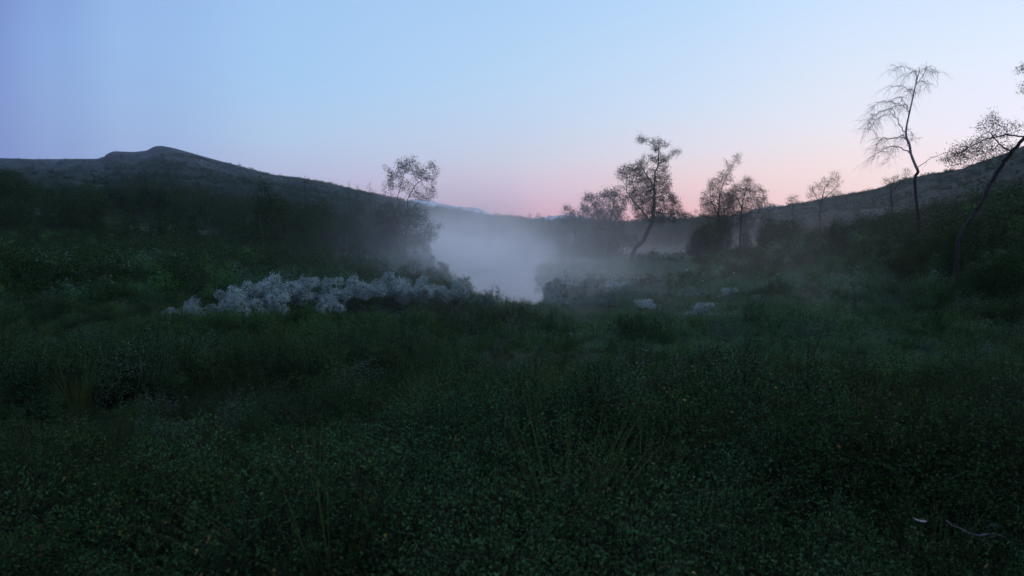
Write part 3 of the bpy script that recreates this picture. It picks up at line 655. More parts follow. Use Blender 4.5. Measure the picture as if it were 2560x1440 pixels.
T('birch_tree', 'small sparse birch on the slope between the feathery birch and the bare birch', 'tree', 95,
  [[(2052, 590), (2050, 540), (2052, 505), (2062, 470), (2080, 445)], [(2051, 515), (2035, 485), (2025, 470)], [(2055, 500), (2080, 480), (2100, 465)]],
  [(2088, 440, 16, 14, .8), (2070, 458, 24, 16), (2040, 470, 22, 14), (2092, 462, 14, 18), (2025, 488, 16, 10), (2060, 485, 30, 12), (2090, 488, 22, 9, .6), (2050, 525, 25, 25, .5)], 107, dens=6.5, nleaf=3, leaf=0.10, step=0.26, trunk_r=0.09)
T('birch_tree', 'tiny low birch at the left foot of the small sparse birch', 'tree', 95,
  [[(1984, 596), (1984, 540), (1982, 505), (1990, 492)]],
  [(1975, 495, 12, 8), (1992, 494, 10, 9), (1985, 506, 18, 7), (1985, 540, 16, 22, .5)], 108, dens=9, nleaf=3, leaf=0.10, step=0.24, trunk_r=0.07)
T('birch_tree', 'low hazy bush-like birch behind the foot of the bare birch', 'tree', 80,
  [[(2232, 590), (2230, 520), (2228, 470), (2240, 440)], [(2229, 480), (2255, 450), (2270, 432)]],
  [(2215, 455, 16, 10, .8), (2235, 445, 20, 12, .8), (2262, 432, 18, 14, .7), (2245, 460, 30, 10, .8), (2230, 500, 20, 30, .4)], 109, dens=6, nleaf=2.6, leaf=0.08, step=0.22, trunk_r=0.07)
# right edge: leaning birch whose crown runs out of the frame
T('birch_tree', 'dark leaning birch at the right edge, its crown running out of the frame', 'tree', 24,
  [[(2395, 600), (2420, 560), (2455, 505), (2497, 432), (2530, 380), (2556, 342), (2600, 270), (2640, 190), (2655, 120)],
   [(2556, 342), (2520, 335), (2480, 345), (2440, 372), (2400, 395)],
   [(2530, 380), (2490, 360), (2470, 330), (2478, 300)],
   [(2600, 270), (2580, 240), (2556, 220)], [(2600, 270), (2570, 300), (2540, 312)], [(2640, 190), (2600, 170), (2575, 165)],
   [(2400, 575), (2440, 548), (2475, 530), (2510, 500)]],
  [(2478, 295, 20, 20), (2455, 318, 18, 12), (2500, 318, 24, 14), (2535, 315, 26, 12), (2500, 340, 36, 14), (2440, 360, 34, 16), (2400, 375, 28, 20, .9), (2375, 395, 20, 22, .7), (2450, 385, 46, 20, 1.2), (2510, 368, 40, 16), (2395, 410, 26, 14, .7), (2560, 222, 18, 12),
   (2580, 160, 24, 20), (2640, 150, 60, 50), (2650, 230, 60, 50), (2600, 250, 30, 30, .7)], 110, dens=7, nleaf=2.6, leaf=0.045, step=0.11, trunk_r=0.06, depthj=0.35, tip=0.0035, ex=2.3)

# bare birch: limbs drawn one by one, each with drooping twigs
def bare_birch():
    Y = 36; rng = np.random.default_rng(5)
    trunk = [(2292, 600), (2296, 560), (2290, 500), (2288, 445), (2296, 430), (2288, 412), (2277, 385), (2273, 362), (2266, 340), (2268, 315), (2272, 290), (2277, 262), (2284, 232), (2292, 205), (2298, 180), (2296, 168)]
    b = np.array(at(*trunk[0], Y)); gz = H(b[0], b[1]); base = np.array([b[0], Y, gz - 0.1])
    root = empty('bare_birch_tree', tuple(base)); tag(root, 'tall leafless birch with drooping bare limbs standing against the pink sky', 'tree')
    def p3(pts, j=0.1, dy=0.0):
        o_ = []
        for k_, (a_, b_) in enumerate(pts):
            q_ = np.array(at(a_, b_, Y)); q_[1] += dy * k_ / len(pts) + rng.normal(0, j) * (k_ > 0); o_.append(q_ - base)
        return np.array(o_)
    def smooth(P, n=5):
        P = np.asarray(P); out = []
        for i_ in range(len(P) - 1):
            p0 = P[max(i_ - 1, 0)]; p1 = P[i_]; p2 = P[i_ + 1]; p3_ = P[min(i_ + 2, len(P) - 1)]
            for u in np.linspace(0, 1, n, endpoint=False):
                out.append(0.5 * ((2 * p1) + (-p0 + p2) * u + (2 * p0 - 5 * p1 + 4 * p2 - p3_) * u * u + (-p0 + 3 * p1 - 3 * p2 + p3_) * u ** 3))
        out.append(P[-1]); return np.array(out)
    tp = p3(trunk, 0.03); tp[0] = (0, 0, 0); TP = smooth(tp)
    RT = np.interp(np.linspace(0, 1, len(TP)), (0, .25, .5, .8, 1), (0.075, 0.066, 0.048, 0.028, 0.009)); c_ = 21
    m = MB(); m.tube(TP[c_:], RT[c_:], 8); m.build('trunk', [m_pale], root, smooth=True)
    m = MB(); m.tube(TP[:c_ + 1], RT[:c_ + 1] * 1.02, 8); m.build('trunk_base', [m_bark], root, smooth=True)
    limbs = [  # drooping limbs, px
        ([(2288, 420), (2300, 410), (2310, 400), (2325, 393), (2342, 385), (2352, 376)], .022, -1, .3),
        ([(2276, 382), (2262, 374), (2248, 366), (2236, 365), (2222, 370), (2208, 382), (2196, 398)], .035, 1, 1),
        ([(2270, 358), (2258, 350), (2240, 346), (2222, 348), (2200, 349), (2184, 354), (2174, 366), (2168, 382)], .035, -1, 1),
        ([(2264, 336), (2254, 318), (2247, 302), (2240, 286), (2232, 274)], .034, .3, .4),
        ([(2247, 300), (2238, 288), (2222, 286), (2208, 292), (2196, 305), (2188, 325)], .02, .8, 1),
        ([(2238, 284), (2222, 276), (2204, 278), (2188, 286), (2172, 292), (2164, 305), (2160, 320)], .022, -.6, 1),
        ([(2274, 282), (2264, 268), (2252, 258), (2236, 252), (2216, 250), (2200, 258), (2190, 272)], .022, .5, 1),
        ([(2268, 275), (2256, 264), (2240, 268), (2224, 270), (2205, 282)], .014, -.8, .8),
        ([(2282, 240), (2276, 225), (2262, 216), (2245, 212), (2232, 212)], .018, .5, 1),
        ([(2280, 246), (2284, 235), (2276, 230), (2262, 228), (2246, 236)], .014, -.6, .9),
        ([(2290, 208), (2294, 185), (2286, 172), (2270, 163), (2255, 164), (2248, 175)], .016, .5, 1),
        ([(2288, 215), (2302, 195), (2302, 175), (2310, 176), (2322, 182), (2334, 188)], .016, -.6, 1),
        ([(2292, 208), (2304, 202), (2316, 202), (2324, 210), (2326, 220)], .012, .5, .9),
        ([(2292, 190), (2284, 182), (2272, 184), (2258, 195)], .012, -.4, .9),
        ([(2268, 352), (2278, 345), (2286, 335), (2285, 322), (2281, 312)], .012, .6, .4),
        ([(2270, 358), (2280, 348), (2294, 346)], .01, -.6, .7),
        ([(2272, 372), (2258, 352), (2246, 340), (2238, 344), (2228, 356)], .016, -1.2, .8),
        ([(2272, 290), (2276, 270), (2262, 246), (2254, 240), (2244, 250)], .012, .9, .8),
        ([(2236, 366), (2226, 380), (2222, 398), (2212, 412)], .01, .6, .8),
    ]
    for pts, r0, dy, tw in limbs:
        P = smooth(p3(pts, 0.10, dy)); P[1:-1] += rng.normal(0, 0.022, (len(P) - 2, 3)); m = MB(); m.tube(P, np.linspace(r0 * .85, 0.006, len(P)), 5)
        Lt = np.linalg.norm(np.diff(P, axis=0), axis=1).sum()
        for k_ in range(int(Lt * 19 * tw)):                     # side twigs that arch out and hang
            u = rng.uniform(0.22, 1) ** 0.8; c_ = P[int(u * (len(P) - 1))]; ln = rng.uniform(0.2, 0.8) * tw; d = rng.normal(0, 1, 3); d[2] = abs(d[2]) * .5; d[0] -= 0.3; d /= np.linalg.norm(d)
            q_ = [c_]; v = d * ln / 4; gk = rng.uniform(0.15, 1.2)
            for s_ in range(6):
                v = v * 0.86 + np.array([0, 0, -0.020 * (1 + tw) * gk]) * (ln / 0.5) + rng.normal(0, 0.016, 3); q_.append(q_[-1] + v)
            m.tube(q_, np.linspace(0.0055, 0.002, 7), 3)
            if rng.random() < 0.7:
                j_ = rng.integers(2, 5); v2 = (q_[j_ + 1] - q_[j_]) + rng.normal(0, 0.05, 3); q2 = [q_[j_]]
                for s_ in range(4): q2.append(q2[-1] + v2); v2 = v2 * 0.9 + np.array([0, 0, -0.02])
                m.tube(q2, np.linspace(0.004, 0.0018, 5), 3)
        m.build('limb', [m_pale], root)
bare_birch()

# ------------------------------------------------------------------ birch thicket on the left and in the middle distance: individual trees
protos = []
for k_, (sd0, hgt, wd) in enumerate(((201, 4.6, 1.5), (202, 5.4, 1.3), (203, 3.8, 1.9), (204, 5.0, 1.7))):
    rng = np.random.default_rng(sd0); root = empty('thicket_birch', (0, 0, -500)); mt, mc = MB(), MB()
    lines = []
    for s_ in range(4):
        a_ = rng.uniform(0, 6.28); t_ = [np.array([0, 0, -0.2]), np.array([math.cos(a_) * wd * .25, math.sin(a_) * wd * .25, hgt * .35]), np.array([math.cos(a_) * wd * .4, math.sin(a_) * wd * .4, hgt * .75])]
        lines.append([t_, None if s_ == 0 else 1])
    q_ = rng.normal(0, 1, (420, 3)); q_ /= np.linalg.norm(q_, axis=1)[:, None]; q_ *= rng.uniform(0, 1, 420)[:, None] ** .4
    A = np.array([0, 0, hgt * 0.55]) + q_ * np.array([wd, wd, hgt * 0.47]); A[:, :2] *= (1.15 - 0.6 * A[:, 2:3] / hgt)
    nodes, par = grow(lines, A, 0.26, 2.2, 0.3, rng); R, ch = radii(par, 0.008)
    skin(nodes, par, R, mt, mc, 0.022, 5); tn_ = np.where(R < 0.03)[0]; reps = rng.poisson(13, len(tn_))
    mc.leaves(np.repeat(nodes[tn_], reps, 0) + rng.normal(0, .2, (reps.sum(), 3)), 0.13, rng, 0, up=0.1, ratio=.7)
    mt.build('trunk', [m_pale if k_ == 1 else m_bark], root, smooth=True); mc.build('crown', [m_darkleaf, m_bark], root); protos.append(root)
rng = np.random.default_rng(77)
used = set()
def place_thicket(x, y, s, label, group, k_=None):
    k_ = int(rng.integers(0, 4)) if k_ is None else k_
    o = protos[k_] if k_ not in used else copy_tree(protos[k_]); used.add(k_)
    o.location = (x, y, H(x, y) - 0.05); o.rotation_euler = (0, 0, rng.uniform(0, 6.28)); o.scale = (s, s, s * rng.uniform(.9, 1.1)); tag(o, label, 'tree', group)
    return o
GL = 'dark birches massed on the left slope below the mountain'; LL = 'dark leafy birch lost in the dense birch thicket on the left slope'
for n_ in range(70):
    px = rng.uniform(-40, 900); Y = rng.uniform(88, 185)
    if 250 < px < 560 and Y < 172: Y = rng.uniform(172, 190)
    x_ = (px - 1280) / F * Y
    place_thicket(x_, Y, rng.uniform(1.1, 1.6), LL, GL)
GB = 'dark birches on the left bank beside the many-stemmed birch'; LB = 'dark leafy birch crowded on the left bank behind the silvery willow row'
for px, Y, s_ in ((985, 66, .8), (1040, 67, .62), (1000, 60, .55), (1066, 64, .45), (955, 62, .6), (900, 66, .78), (860, 70, .85), (940, 70, .75), (820, 74, .85), (780, 68, .7), (735, 74, .8), (690, 80, .8), (870, 84, .9), (925, 88, .9), (800, 90, .95), (745, 95, .95), (660, 72, .6), (610, 80, .6), (980, 74, .7)):
    place_thicket((px - 1280) / F * Y, Y, s_, LB, GB)
GR = 'dark birches along the far side of the misty reach'; LR = 'hazy dark birch standing in the mist beyond the stream'
n_ = 0
while n_ < 62:
    px = rng.uniform(1110, 2150); Y = rng.uniform(122, 205); x_ = (px - 1280) / F * Y
    if river_sd(np.array([x_]), np.array([Y]))[0] < 2.5: continue
    place_thicket(x_, Y, rng.uniform(0.7, 1.05), LR, GR); n_ += 1
GS = 'dark scrub birches on the right slope'; LS = 'stunted dark birch on the heathy slope at right'
for n_ in range(48):
    px = rng.uniform(1940, 2580); Y = rng.uniform(40, 125)
    place_thicket((px - 1280) / F * Y, Y, rng.uniform(0.3, 0.55) * (0.7 + Y / 150), LS, GS)
for px, Y, s_ in ((2255, 31, .36), (2300, 30, .34), (2335, 32, .38), (2280, 34, .42), (2375, 21, .26), (2410, 20, .28), (2440, 22, .34), (2480, 21, .36), (2520, 22, .4), (2555, 23, .42), (2380, 28, .42), (2210, 36, .36)):
    place_thicket((px - 1280) / F * Y, Y, s_, LS, GS)
GK = 'low leafy birches on the near side of the far reach'; LK = 'low dark birch in the misty row right of the stream'
for n_ in range(38):
    px = rng.uniform(1395, 1990); Y = rng.uniform(66, 80)
    if 1575 < px < 1715: continue
    place_thicket((px - 1280) / F * Y, Y, rng.uniform(0.4, 0.92) * (1.0 if px < 1600 or px > 1740 else .6), LK, GK)

# thin skyline saplings left of the many-stemmed birch
def sapling(px, ytop, Y, seed, label):
    T('birch_sapling', label, 'sapling', Y, [[(px, 560), (px + 2, 520), (px - 1, 480), (px + 1, ytop)]],
      [(px, ytop + 6, 5, 7), (px - 4, ytop + 16, 9, 9), (px + 4, ytop + 24, 11, 9), (px, ytop + 45, 16, 20, .6)], seed, dens=14, nleaf=1.5, leaf=0.07, step=0.2, trunk_r=0.03, tip=0.006)
sapling(873, 455, 84, 301, 'thin sapling on the skyline, left one of the pair before the many-stemmed birch')
sapling(893, 461, 84, 302, 'thin sapling on the skyline, right one of the pair before the many-stemmed birch')
sapling(925, 455, 84, 303, 'lone pointed sapling on the skyline just left of the many-stemmed birch')
sapling(762, 438, 100, 304, 'wispy sapling topping the dark thicket where the mountain slope levels out')

# ------------------------------------------------------------------ silvery willows: individuals
wil = []
for k_ in range(4):
    rng = np.random.default_rng(400 + k_); root = empty('silver_willow', (0, 0, -500))
    st, fo = MB(), MB(); hgt = 1.15
    for c_ in range(10):
        a_ = rng.uniform(0, 6.28); rad = 0.62 * math.sqrt(rng.uniform(0, 1)); cz = hgt * (1 - 0.75 * (rad / 0.75) ** 2) * rng.uniform(.6, 1); c0 = np.array([math.cos(a_) * rad, math.sin(a_) * rad, cz])
        st.tube([(c0[0] * .1, c0[1] * .1, -0.1), c0 * np.array([.6, .6, .5]), c0], (0.016, 0.011, 0.005), 4)
        q_ = rng.normal(0, 1, (300, 3)); q_ /= np.linalg.norm(q_, axis=1)[:, None]
        fo.leaves(c0 + q_ * (rng.uniform(.3, 1, 300)[:, None] ** .5) * np.array([.24, .24, .17]) * rng.uniform(.7, 1.3), 0.05, rng, 0, up=.6, ratio=.5)
        for t_ in range(9):
            d_ = rng.normal(0, 1, 3); d_[2] = abs(d_[2]) + .4; d_ /= np.linalg.norm(d_); st.tube([c0, c0 + d_ * .22], (.004, .002), 3)
            fo.leaves(c0 + d_ * np.linspace(.12, .24, 8)[:, None] + rng.normal(0, .012, (8, 3)), 0.045, rng, 0, up=.2, ratio=.4)
    st.build('stem', [m_bark], root, smooth=True); fo.build('foliage', [m_silver], root); wil.append(root)
wused = set()
def willow(px, py, Y, s, label, group, k_=None, sz=1.0, dull=False):
    """py = the willow's top in the photograph"""
    k_ = int(rng.integers(0, 4)) if k_ is None else k_
    o = wil[k_] if (k_ not in wused and not dull) else copy_tree(wil[k_])
    if not dull: wused.add(k_)
    x_, _, z_ = at(px, py, Y); gz = H(x_, Y)
    o.location = (x_, Y, gz - 0.03); hh = max(0.3, (z_ - gz) / 1.3) if sz == 1.0 else s * sz
    o.rotation_euler = (0, 0, rng.uniform(0, 6.28)); s = max(s * 0.9, 0.92 * hh); o.scale = (s, s, hh)
    if dull:
        for ch_ in o.children:
            if ch_.name.startswith('foliage'):
                ch_.data = DULL[k_]
    tag(o, label, 'willow bush', group); return o
DULL = []
for k_ in range(4):
    d_ = [c_ for c_ in wil[k_].children if c_.name.startswith('foliage')][0].data.copy(); d_.materials[0] = m_silver2; DULL.append(d_)
GW = 'silvery willows on the near side of the stream'
rng = np.random.default_rng(909)
willow(466, 734, 19, .85, 'lone pale silvery willow standing apart at the left of the willow row', GW, 0)
willow(590, 762, 22.5, .42, 'small low silvery willow below the left end of the willow row', GW, 1)
ROW = [(560, 712, 29, .5), (600, 700, 29, .62), (632, 690, 30, .7), (668, 668, 31, .8), (700, 676, 31, .75), (742, 682, 32, .85), (782, 674, 32, .8), (828, 680, 33, .85), (872, 678, 33, .9), (916, 674, 34, .9), (960, 672, 34, .95), (1000, 684, 35, .9), (1046, 692, 35, .9), (1092, 698, 36, .7), (1136, 706, 36, .6)]
ordn = ['leftmost', 'second', 'third', 'fourth', 'fifth', 'sixth', 'seventh', 'eighth', 'ninth', 'tenth', 'eleventh', 'twelfth', 'thirteenth', 'fourteenth', 'fifteenth']
for q_, (px, py, Y, s_) in enumerate(ROW):
    Y *= 0.74; s_ *= 0.8; py += rng.uniform(-6, 6) - (8 if q_ > 10 else 0)
    nm_ = 'leftmost willow of the silvery willow row' if q_ == 0 else ('%s willow from the left in the silvery willow row' % ordn[q_] if q_ < 14 else 'rightmost willow of the silvery row, touching the misty water')
    willow(px, py, Y, s_, nm_, GW)
for q_, (px, py, Y, s_) in enumerate([(590, 724, 26.5, .4), (690, 722, 28, .42), (825, 728, 28, .4)]):
    Y *= 0.74; s_ *= 0.75
    willow(px, py, Y, s_, 'low silvery willow in front of the row, %s of three from the left' % ('first', 'second', 'third')[q_], GW)
GD = 'grey-green willows on the left bank'
for q_, (px, py, Y, s_) in enumerate([(1010, 712, 25, .5), (1055, 716, 25.5, .5), (1100, 718, 26, .5), (1150, 722, 26.5, .5), (1195, 728, 27, .5), (1225, 738, 26, .4), (960, 640, 52, 1.0), (1000, 628, 54, 1.2), (1040, 622, 56, 1.2), (1078, 632, 54, 1.1), (1100, 648, 50, 1.0), (985, 660, 46, 1.0), (1030, 655, 46, 1.1), (1075, 662, 44, 1.0), (1118, 680, 42, .8)]):
    willow(px, py, Y, s_, ('grey-green willow between the silvery row and the near edge of the water' if q_ < 6 else 'grey-green willow at the foot of the many-stemmed birch by the water'), GD, dull=True)
GE = 'dull bluish willows scattered in the scrub right of the stream'
for q_, (px, py, Y, s_, lb) in enumerate([(1760, 748, 23, .8, 'widest dull bluish willow in the scrub right of the water'), (1708, 776, 22, .45, 'low bluish willow left beside the widest dull willow'), (1795, 790, 21, .35, 'small bluish willow below right of the widest dull willow'),
     (1890, 728, 25, .45, 'bluish willow out to the right of the widest dull willow'), (1440, 818, 17.5, .22, 'very small pale willow sprig below the water opening'), (1500, 715, 30, .55, 'bluish willow just below the pale flowers'), (1560, 708, 31, .6, 'bluish willow below the right end of the pale flowers'),
     (1410, 800, 19, .25, 'tiny willow sprig left of the very small pale one'), (1850, 772, 21.5, .25, 'small dim willow in the dark scrub under the outlying willow'), (2100, 652, 40, .6, 'dim bluish willow on the right slope below the bare birch'), (1975, 640, 48, .6, 'dim bluish willow near the far glint of water')] + [(px_, py_ - 10, Y_, s_ * 1.2, 'grey-green willow in the thin mist on the right bank') for px_, py_, Y_, s_ in ((1385, 700, 34, .8), (1420, 690, 36, .9), (1460, 700, 33, .8), (1500, 694, 35, .9), (1545, 702, 33, .8), (1590, 706, 32, .8), (1635, 712, 31, .8), (1400, 730, 28, .6), (1450, 735, 27, .6), (1520, 738, 27, .6), (1610, 745, 26, .6), (1690, 730, 28, .7), (1740, 722, 29, .7), (1830, 722, 28, .7), (1380, 745, 27, .5))]):
    willow(px, py, Y, s_, lb, GE, dull=not (q_ in (0, 4) or (q_ > 10 and q_ % 3 == 0)))

# dark twiggy shrubs seen against the bright water and mist
def twiggy(px, py, Y, w, label, seed, name='twiggy_shrub', leafm=None, dens=9, nl=2.2):
    T(name, label, 'shrub', Y, [[(px, py + w * 1.6), (px, py + w), (px + w * .1, py + w * .5), (px - w * .05, py)], [(px, py + w), (px + w * .7, py + w * .5), (px + w * .9, py + w * .2)], [(px, py + w), (px - w * .7, py + w * .6), (px - w, py + w * .3)]],
      [(px, py + w * .4, w * .35, w * .4), (px + w * .8, py + w * .5, w * .4, w * .35), (px - w * .8, py + w * .6, w * .4, w * .3), (px, py + w * 1.1, w, w * .4)], seed, dens=dens * 30 / w, nleaf=nl, leaf=0.045, step=0.07 * w / 20 * Y / 25, trunk_r=0.012, tip=0.003, leafm=leafm or m_darkleaf)
for q_, (px, py, Y, lb) in enumerate(((1306, 738, 21, 'dark pointed shrub standing up against the bottom of the bright water'), (1262, 752, 20, 'leafy low shrub left of the pointed one at the water opening'), (1345, 760, 20, 'low spiky shrub right of the pointed one at the water opening'))):
    x_, _, z_ = at(px, py, Y); gz = H(x_, Y); h_ = z_ - gz
    me_ = shrub_mesh('dark_shrub', 540 + q_, h_ * 0.92, 0.5 if q_ == 0 else 0.7, 9, 900, 0.030, [m_darkleaf, m_twig], upright=1.3, dome=0.45, ratio=0.5)
    o = bpy.data.objects.new('dark_shrub', me_); COL.objects.link(o); o.location = (x_, Y, gz - 0.02); tag(o, lb, 'shrub')
twiggy(1480, 634, 62, 20, 'dark spiky shrub on the far right bank under the spreading birch', 504)
twiggy(1545, 636, 62, 22, 'dark spiky shrub at the foot of the tall leaning birch', 505)
twiggy(1750, 648, 52, 42, 'dark green rounded shrub right of the glint of far water', 506, leafm=m_heathleaf, dens=10, nl=3)
twiggy(1640, 652, 60, 18, 'low dark shrub before the left end of the glint of far water', 507)
twiggy(1160, 690, 38, 14, 'sparse dark shrub on the left bank overhanging the water', 508)

# pale flowering herbs among the scrub right of the stream
def herb():
    rng = np.random.default_rng(61); root = empty('flowering_herb', (0, 0, -500)); st = MB(); st.tube([(0, 0, 0), (.01, 0, .5), (0, .02, 1.0)], (.007, .005, .004), 4)
    for k_ in range(7):
        a_ = rng.uniform(0, 6.28); st.tube([(0, .02, .96), (math.cos(a_) * .05, math.sin(a_) * .05, 1.02)], .002, 3)
    lf = rng.normal(0, .07, (26, 3)); lf[:, 2] = rng.uniform(.1, .8, 26); st.leaves(lf, .08, rng, 1, ratio=.4)
    st.build('stem', [m_bark, m_heathleaf], root)
    fh = MB(); pp = rng.normal(0, 1, (70, 3)); pp /= np.linalg.norm(pp, axis=1)[:, None]; fh.leaves(np.array([0, .01, 1.04]) + pp * np.array([.075, .075, .05]), .035, rng, 0, up=1.0, ratio=.9); fh.build('flower_head', [m_flower], root)
    return root
hb = herb(); rng = np.random.default_rng(62); firsth = True
for n_ in range(46):
    px = 1395 + 260 * rng.random() ** 1.25 if n_ < 34 else rng.uniform(1380, 1980); py = 682 + 20 * (px - 1400) / 220 + rng.normal(0, 6) if n_ < 34 else rng.uniform(668, 740)
    Y = rng.uniform(30, 38); x_, _, z_ = at(px, py, Y)
    if river_sd(np.array([x_]), np.array([Y]))[0] < 0.4: continue
    gz = H(x_, Y)
    if z_ < gz + 0.35: continue
    o = hb if firsth else copy_tree(hb); firsth = False
    o.location = (x_, Y, gz); s_ = (z_ - gz) / 1.05; o.scale = (min(s_, 1.3), min(s_, 1.3), s_); o.rotation_euler = (rng.normal(0, .04), rng.normal(0, .04), rng.uniform(0, 6))
    tag(o, 'cream flower head on a tall stalk in the scrub right of the misty stream', 'flower', 'pale flowering herbs right of the stream')

# fallen pale branches, a curl of bark and a few dry stalks in the near right scrub
def dead_branch(label, paths, Y, r, lift=0.0):
    b = np.array(at(*paths[0][0], Y)); root = None; m = MB(); rng = np.random.default_rng(int(b[0] * 100) % 999)
    for k_, pts in enumerate(paths):
        P = []
        for q_, (a_, c_) in enumerate(pts):
            p_ = np.array(at(a_, c_, Y + 0.1 * math.sin(q_ * 2.1 + k_))); P.append(p_ - b)
        P = np.array(P); PP = np.array([P[i_] + (P[i_ + 1] - P[i_]) * u for i_ in range(len(P) - 1) for u in (0, .5)] + [P[-1]]) + rng.normal(0, .008, (2 * len(P) - 1, 3)); m.tube(PP, np.linspace(r * (1 if k_ == 0 else .7), r * .35, len(PP)), 6)
    o = m.build('fallen_branch', [m_grey], smooth=True); o.location = tuple(b); tag(o, label, 'branch'); return o
dead_branch('forked grey dead branch rising from the scrub in the lower right', [[(2225, 1225), (2232, 1200), (2260, 1180), (2280, 1155), (2288, 1145)], [(2228, 1222), (2290, 1212), (2360, 1208)]], 4.6, .0085)
dead_branch('long pale dead branch slanting down to the lower right corner', [[(2355, 1305), (2400, 1325), (2450, 1338), (2500, 1345), (2545, 1362)], [(2455, 1338), (2480, 1325), (2495, 1310)]], 3.7, .0065)
dead_branch('thin pale dead branch lying level left of the forked one', [[(1950, 1215), (1990, 1222), (2040, 1228), (2085, 1222)], [(1965, 1218), (1960, 1205)]], 4.6, .0055)
dead_branch('short pale dead twig above the level branch', [[(2190, 1165), (2198, 1180), (2208, 1192)]], 5.0, .0045)
def curl():
    b = np.array(at(2298, 1302, 3.75)); m = MB(); n_ = 10; V = []
    for i_ in range(n_):
        a_ = -0.9 + 1.8 * i_ / (n_ - 1); w_ = 0.014 * math.cos(a_ * 1.2) + .002
        for v_ in (-1, 1): V.append((math.sin(a_) * .045, v_ * w_, -math.cos(a_) * .018 - a_ * .010 + .018))
    for i_ in range(n_): V += [(V[2 * i_][0], V[2 * i_][1], V[2 * i_][2] + .002), (V[2 * i_ + 1][0], V[2 * i_ + 1][1], V[2 * i_ + 1][2] + .002)]
    Fq = [(2 * i_, 2 * i_ + 1, 2 * i_ + 3, 2 * i_ + 2) for i_ in range(n_ - 1)]; Fq += [tuple(q_ + 2 * n_ for q_ in f_[::-1]) for f_ in Fq[:]]
    m.add(V, Fq); o = m.build('birch_bark_curl', [m_pale], smooth=True); o.location = tuple(b); tag(o, 'pale curl of birch bark caught in the scrub at lower right', 'bark')
curl()
for k_, (px, y0, y1, Y) in enumerate(((1815, 1180, 1095, 5.2), (1836, 1060, 1015, 6.4), (1042, 770, 735, 16))):
    a_, b_ = np.array(at(px - 4, y0, Y)), np.array(at(px, y1, Y)); a_[2] -= .25; m = MB(); m.tube([a_ - a_, (b_ - a_) * .5 + np.array([.01, 0, 0]), b_ - a_], (.003, .002, .001), 4)
    m.leaves(np.array([(b_ - a_) * u for u in np.linspace(.8, 1, 10)]), .02, np.random.default_rng(k_), 0, ratio=.2)
    o = m.build('dry_grass_stalk', [m_grass]); o.location = tuple(a_)
    tag(o, ('tall dry grass stalk in the dark scrub at centre right, lower of two', 'shorter dry grass stalk in the dark scrub, upper of two', 'dry grass stalk before the silvery willow row')[k_], 'grass stalk', 'dry grass stalks')

# ------------------------------------------------------------------ mist over the stream and haze in the valley
def box(name, lo, hi, m):
    b = MB(); x0, y0, z0 = lo; x1, y1, z1 = hi
    b.add([(x0, y0, z0), (x1, y0, z0), (x1, y1, z0), (x0, y1, z0), (x0, y0, z1), (x1, y0, z1), (x1, y1, z1), (x0, y1, z1)],
          [(3, 2, 1, 0), (4, 5, 6, 7), (0, 1, 5, 4), (1, 2, 6, 5), (2, 3, 7, 6), (3, 0, 4, 7)])
    return b.build(name, [m])
mm = bpy.data.materials.new('stream_mist'); mm.use_nodes = True; t = mm.node_tree; t.nodes.clear(); N = t.nodes.new; L = t.links.new
geo = N('ShaderNodeNewGeometry'); sp = N('ShaderNodeSeparateXYZ'); L(geo.outputs['Position'], sp.inputs[0]); nt = t
def gauss(cx, cy, ax, ay, rot=0.0):
    mp = N('ShaderNodeMapping'); mp.vector_type = 'TEXTURE'; mp.inputs['Location'].default_value = (cx, cy, 0); mp.inputs['Rotation'].default_value = (0, 0, rot); mp.inputs['Scale'].default_value = (ax, ay, 1e6)
    L(geo.outputs['Position'], mp.inputs[0]); ln = N('ShaderNodeVectorMath'); ln.operation = 'LENGTH'; L(mp.outputs[0], ln.inputs[0])
    return mth('EXPONENT', mth('MULTIPLY', mth('MULTIPLY', ln.outputs['Value'], ln.outputs['Value']), -1.0))
a1 = gauss(-5.5, 80, 5.8, 36, 0.14)        # along the channel, thickest there
a2 = gauss(34, 105, 36, 28)             # thinner over the wide reach to the right
no = N('ShaderNodeTexNoise'); no.inputs['Scale'].default_value = 0.2; no.inputs['Detail'].default_value = 5; no.inputs['Distortion'].default_value = 0.8; L(geo.outputs['Position'], no.inputs['Vector'])
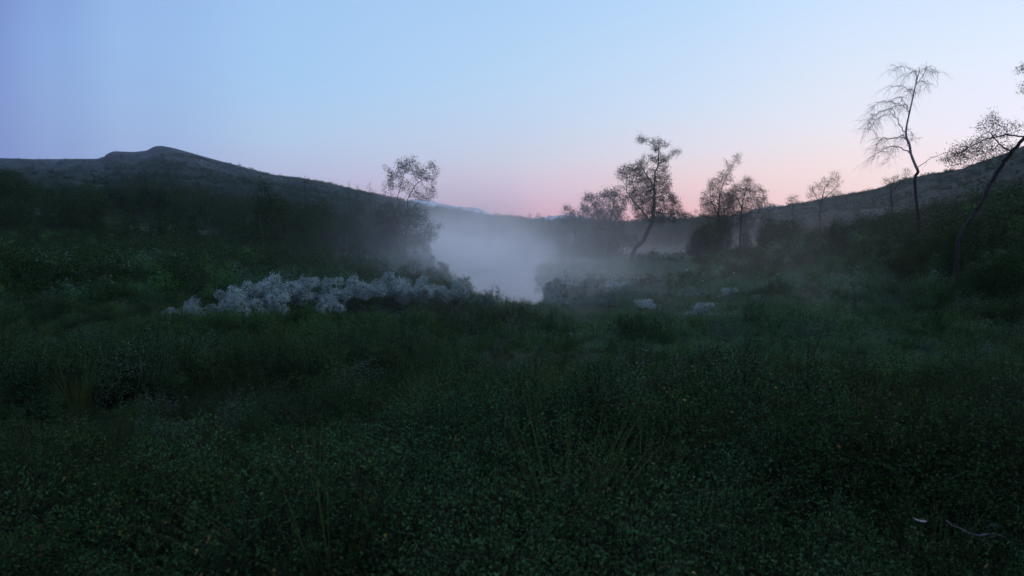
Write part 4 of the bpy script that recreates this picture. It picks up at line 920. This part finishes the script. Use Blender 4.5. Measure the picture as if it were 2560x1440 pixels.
a3 = gauss(13, 50, 24, 26)            # a low veil over the right bank
nr_ = N('ShaderNodeMapRange'); L(no.outputs[0], nr_.inputs[0]); nr_.inputs[1].default_value = 0.40; nr_.inputs[2].default_value = 0.64; nr_.inputs[3].default_value = 0.04; nr_.inputs[4].default_value = 2.0
hgt = mth('MAXIMUM', mth('SUBTRACT', sp.outputs[2], WATER), 0.0)
vf1 = mth('EXPONENT', mth('MULTIPLY', hgt, -1 / 2.0)); vf2 = mth('EXPONENT', mth('MULTIPLY', hgt, -1 / 2.8)); vf3 = mth('EXPONENT', mth('MULTIPLY', hgt, -1 / 1.6))
D1, D2, D3 = 0.25, 0.006, 0.006
den = mth('ADD', mth('MULTIPLY', mth('MULTIPLY', a1, vf1), D1), mth('MULTIPLY', mth('MULTIPLY', a2, vf2), D2))
den = mth('ADD', den, mth('MULTIPLY', mth('MULTIPLY', a3, vf3), D3))
den = mth('MULTIPLY', den, nr_.outputs[0])
pv = N('ShaderNodeVolumePrincipled'); pv.inputs['Color'].default_value = (0.98, 0.985, 1.0, 1); pv.inputs['Anisotropy'].default_value = 0.75; L(den, pv.inputs['Density'])
o_ = N('ShaderNodeOutputMaterial'); L(pv.outputs[0], o_.inputs['Volume'])
mist = box('mist', (-70, 20, WATER - 0.3), (110, 190, 13), mm); tag(mist, 'pale mist lying over the stream and drifting right across the valley floor', 'mist', kind='stuff')

hm = bpy.data.materials.new('valley_haze'); hm.use_nodes = True; t = hm.node_tree; t.nodes.clear(); N = t.nodes.new; L = t.links.new
pv = N('ShaderNodeVolumePrincipled'); pv.inputs['Color'].default_value = (0.70, 0.83, 1.0, 1); pv.inputs['Density'].default_value = HAZE_D; pv.inputs['Anisotropy'].default_value = 0.5
o_ = N('ShaderNodeOutputMaterial'); L(pv.outputs[0], o_.inputs['Volume'])
haze = box('haze', (-HAZE_R, -HAZE_R, -140), (HAZE_R, HAZE_R, HAZE_TOP), hm); tag(haze, kind='stuff', label='faint evening haze filling the whole valley', cat='haze')
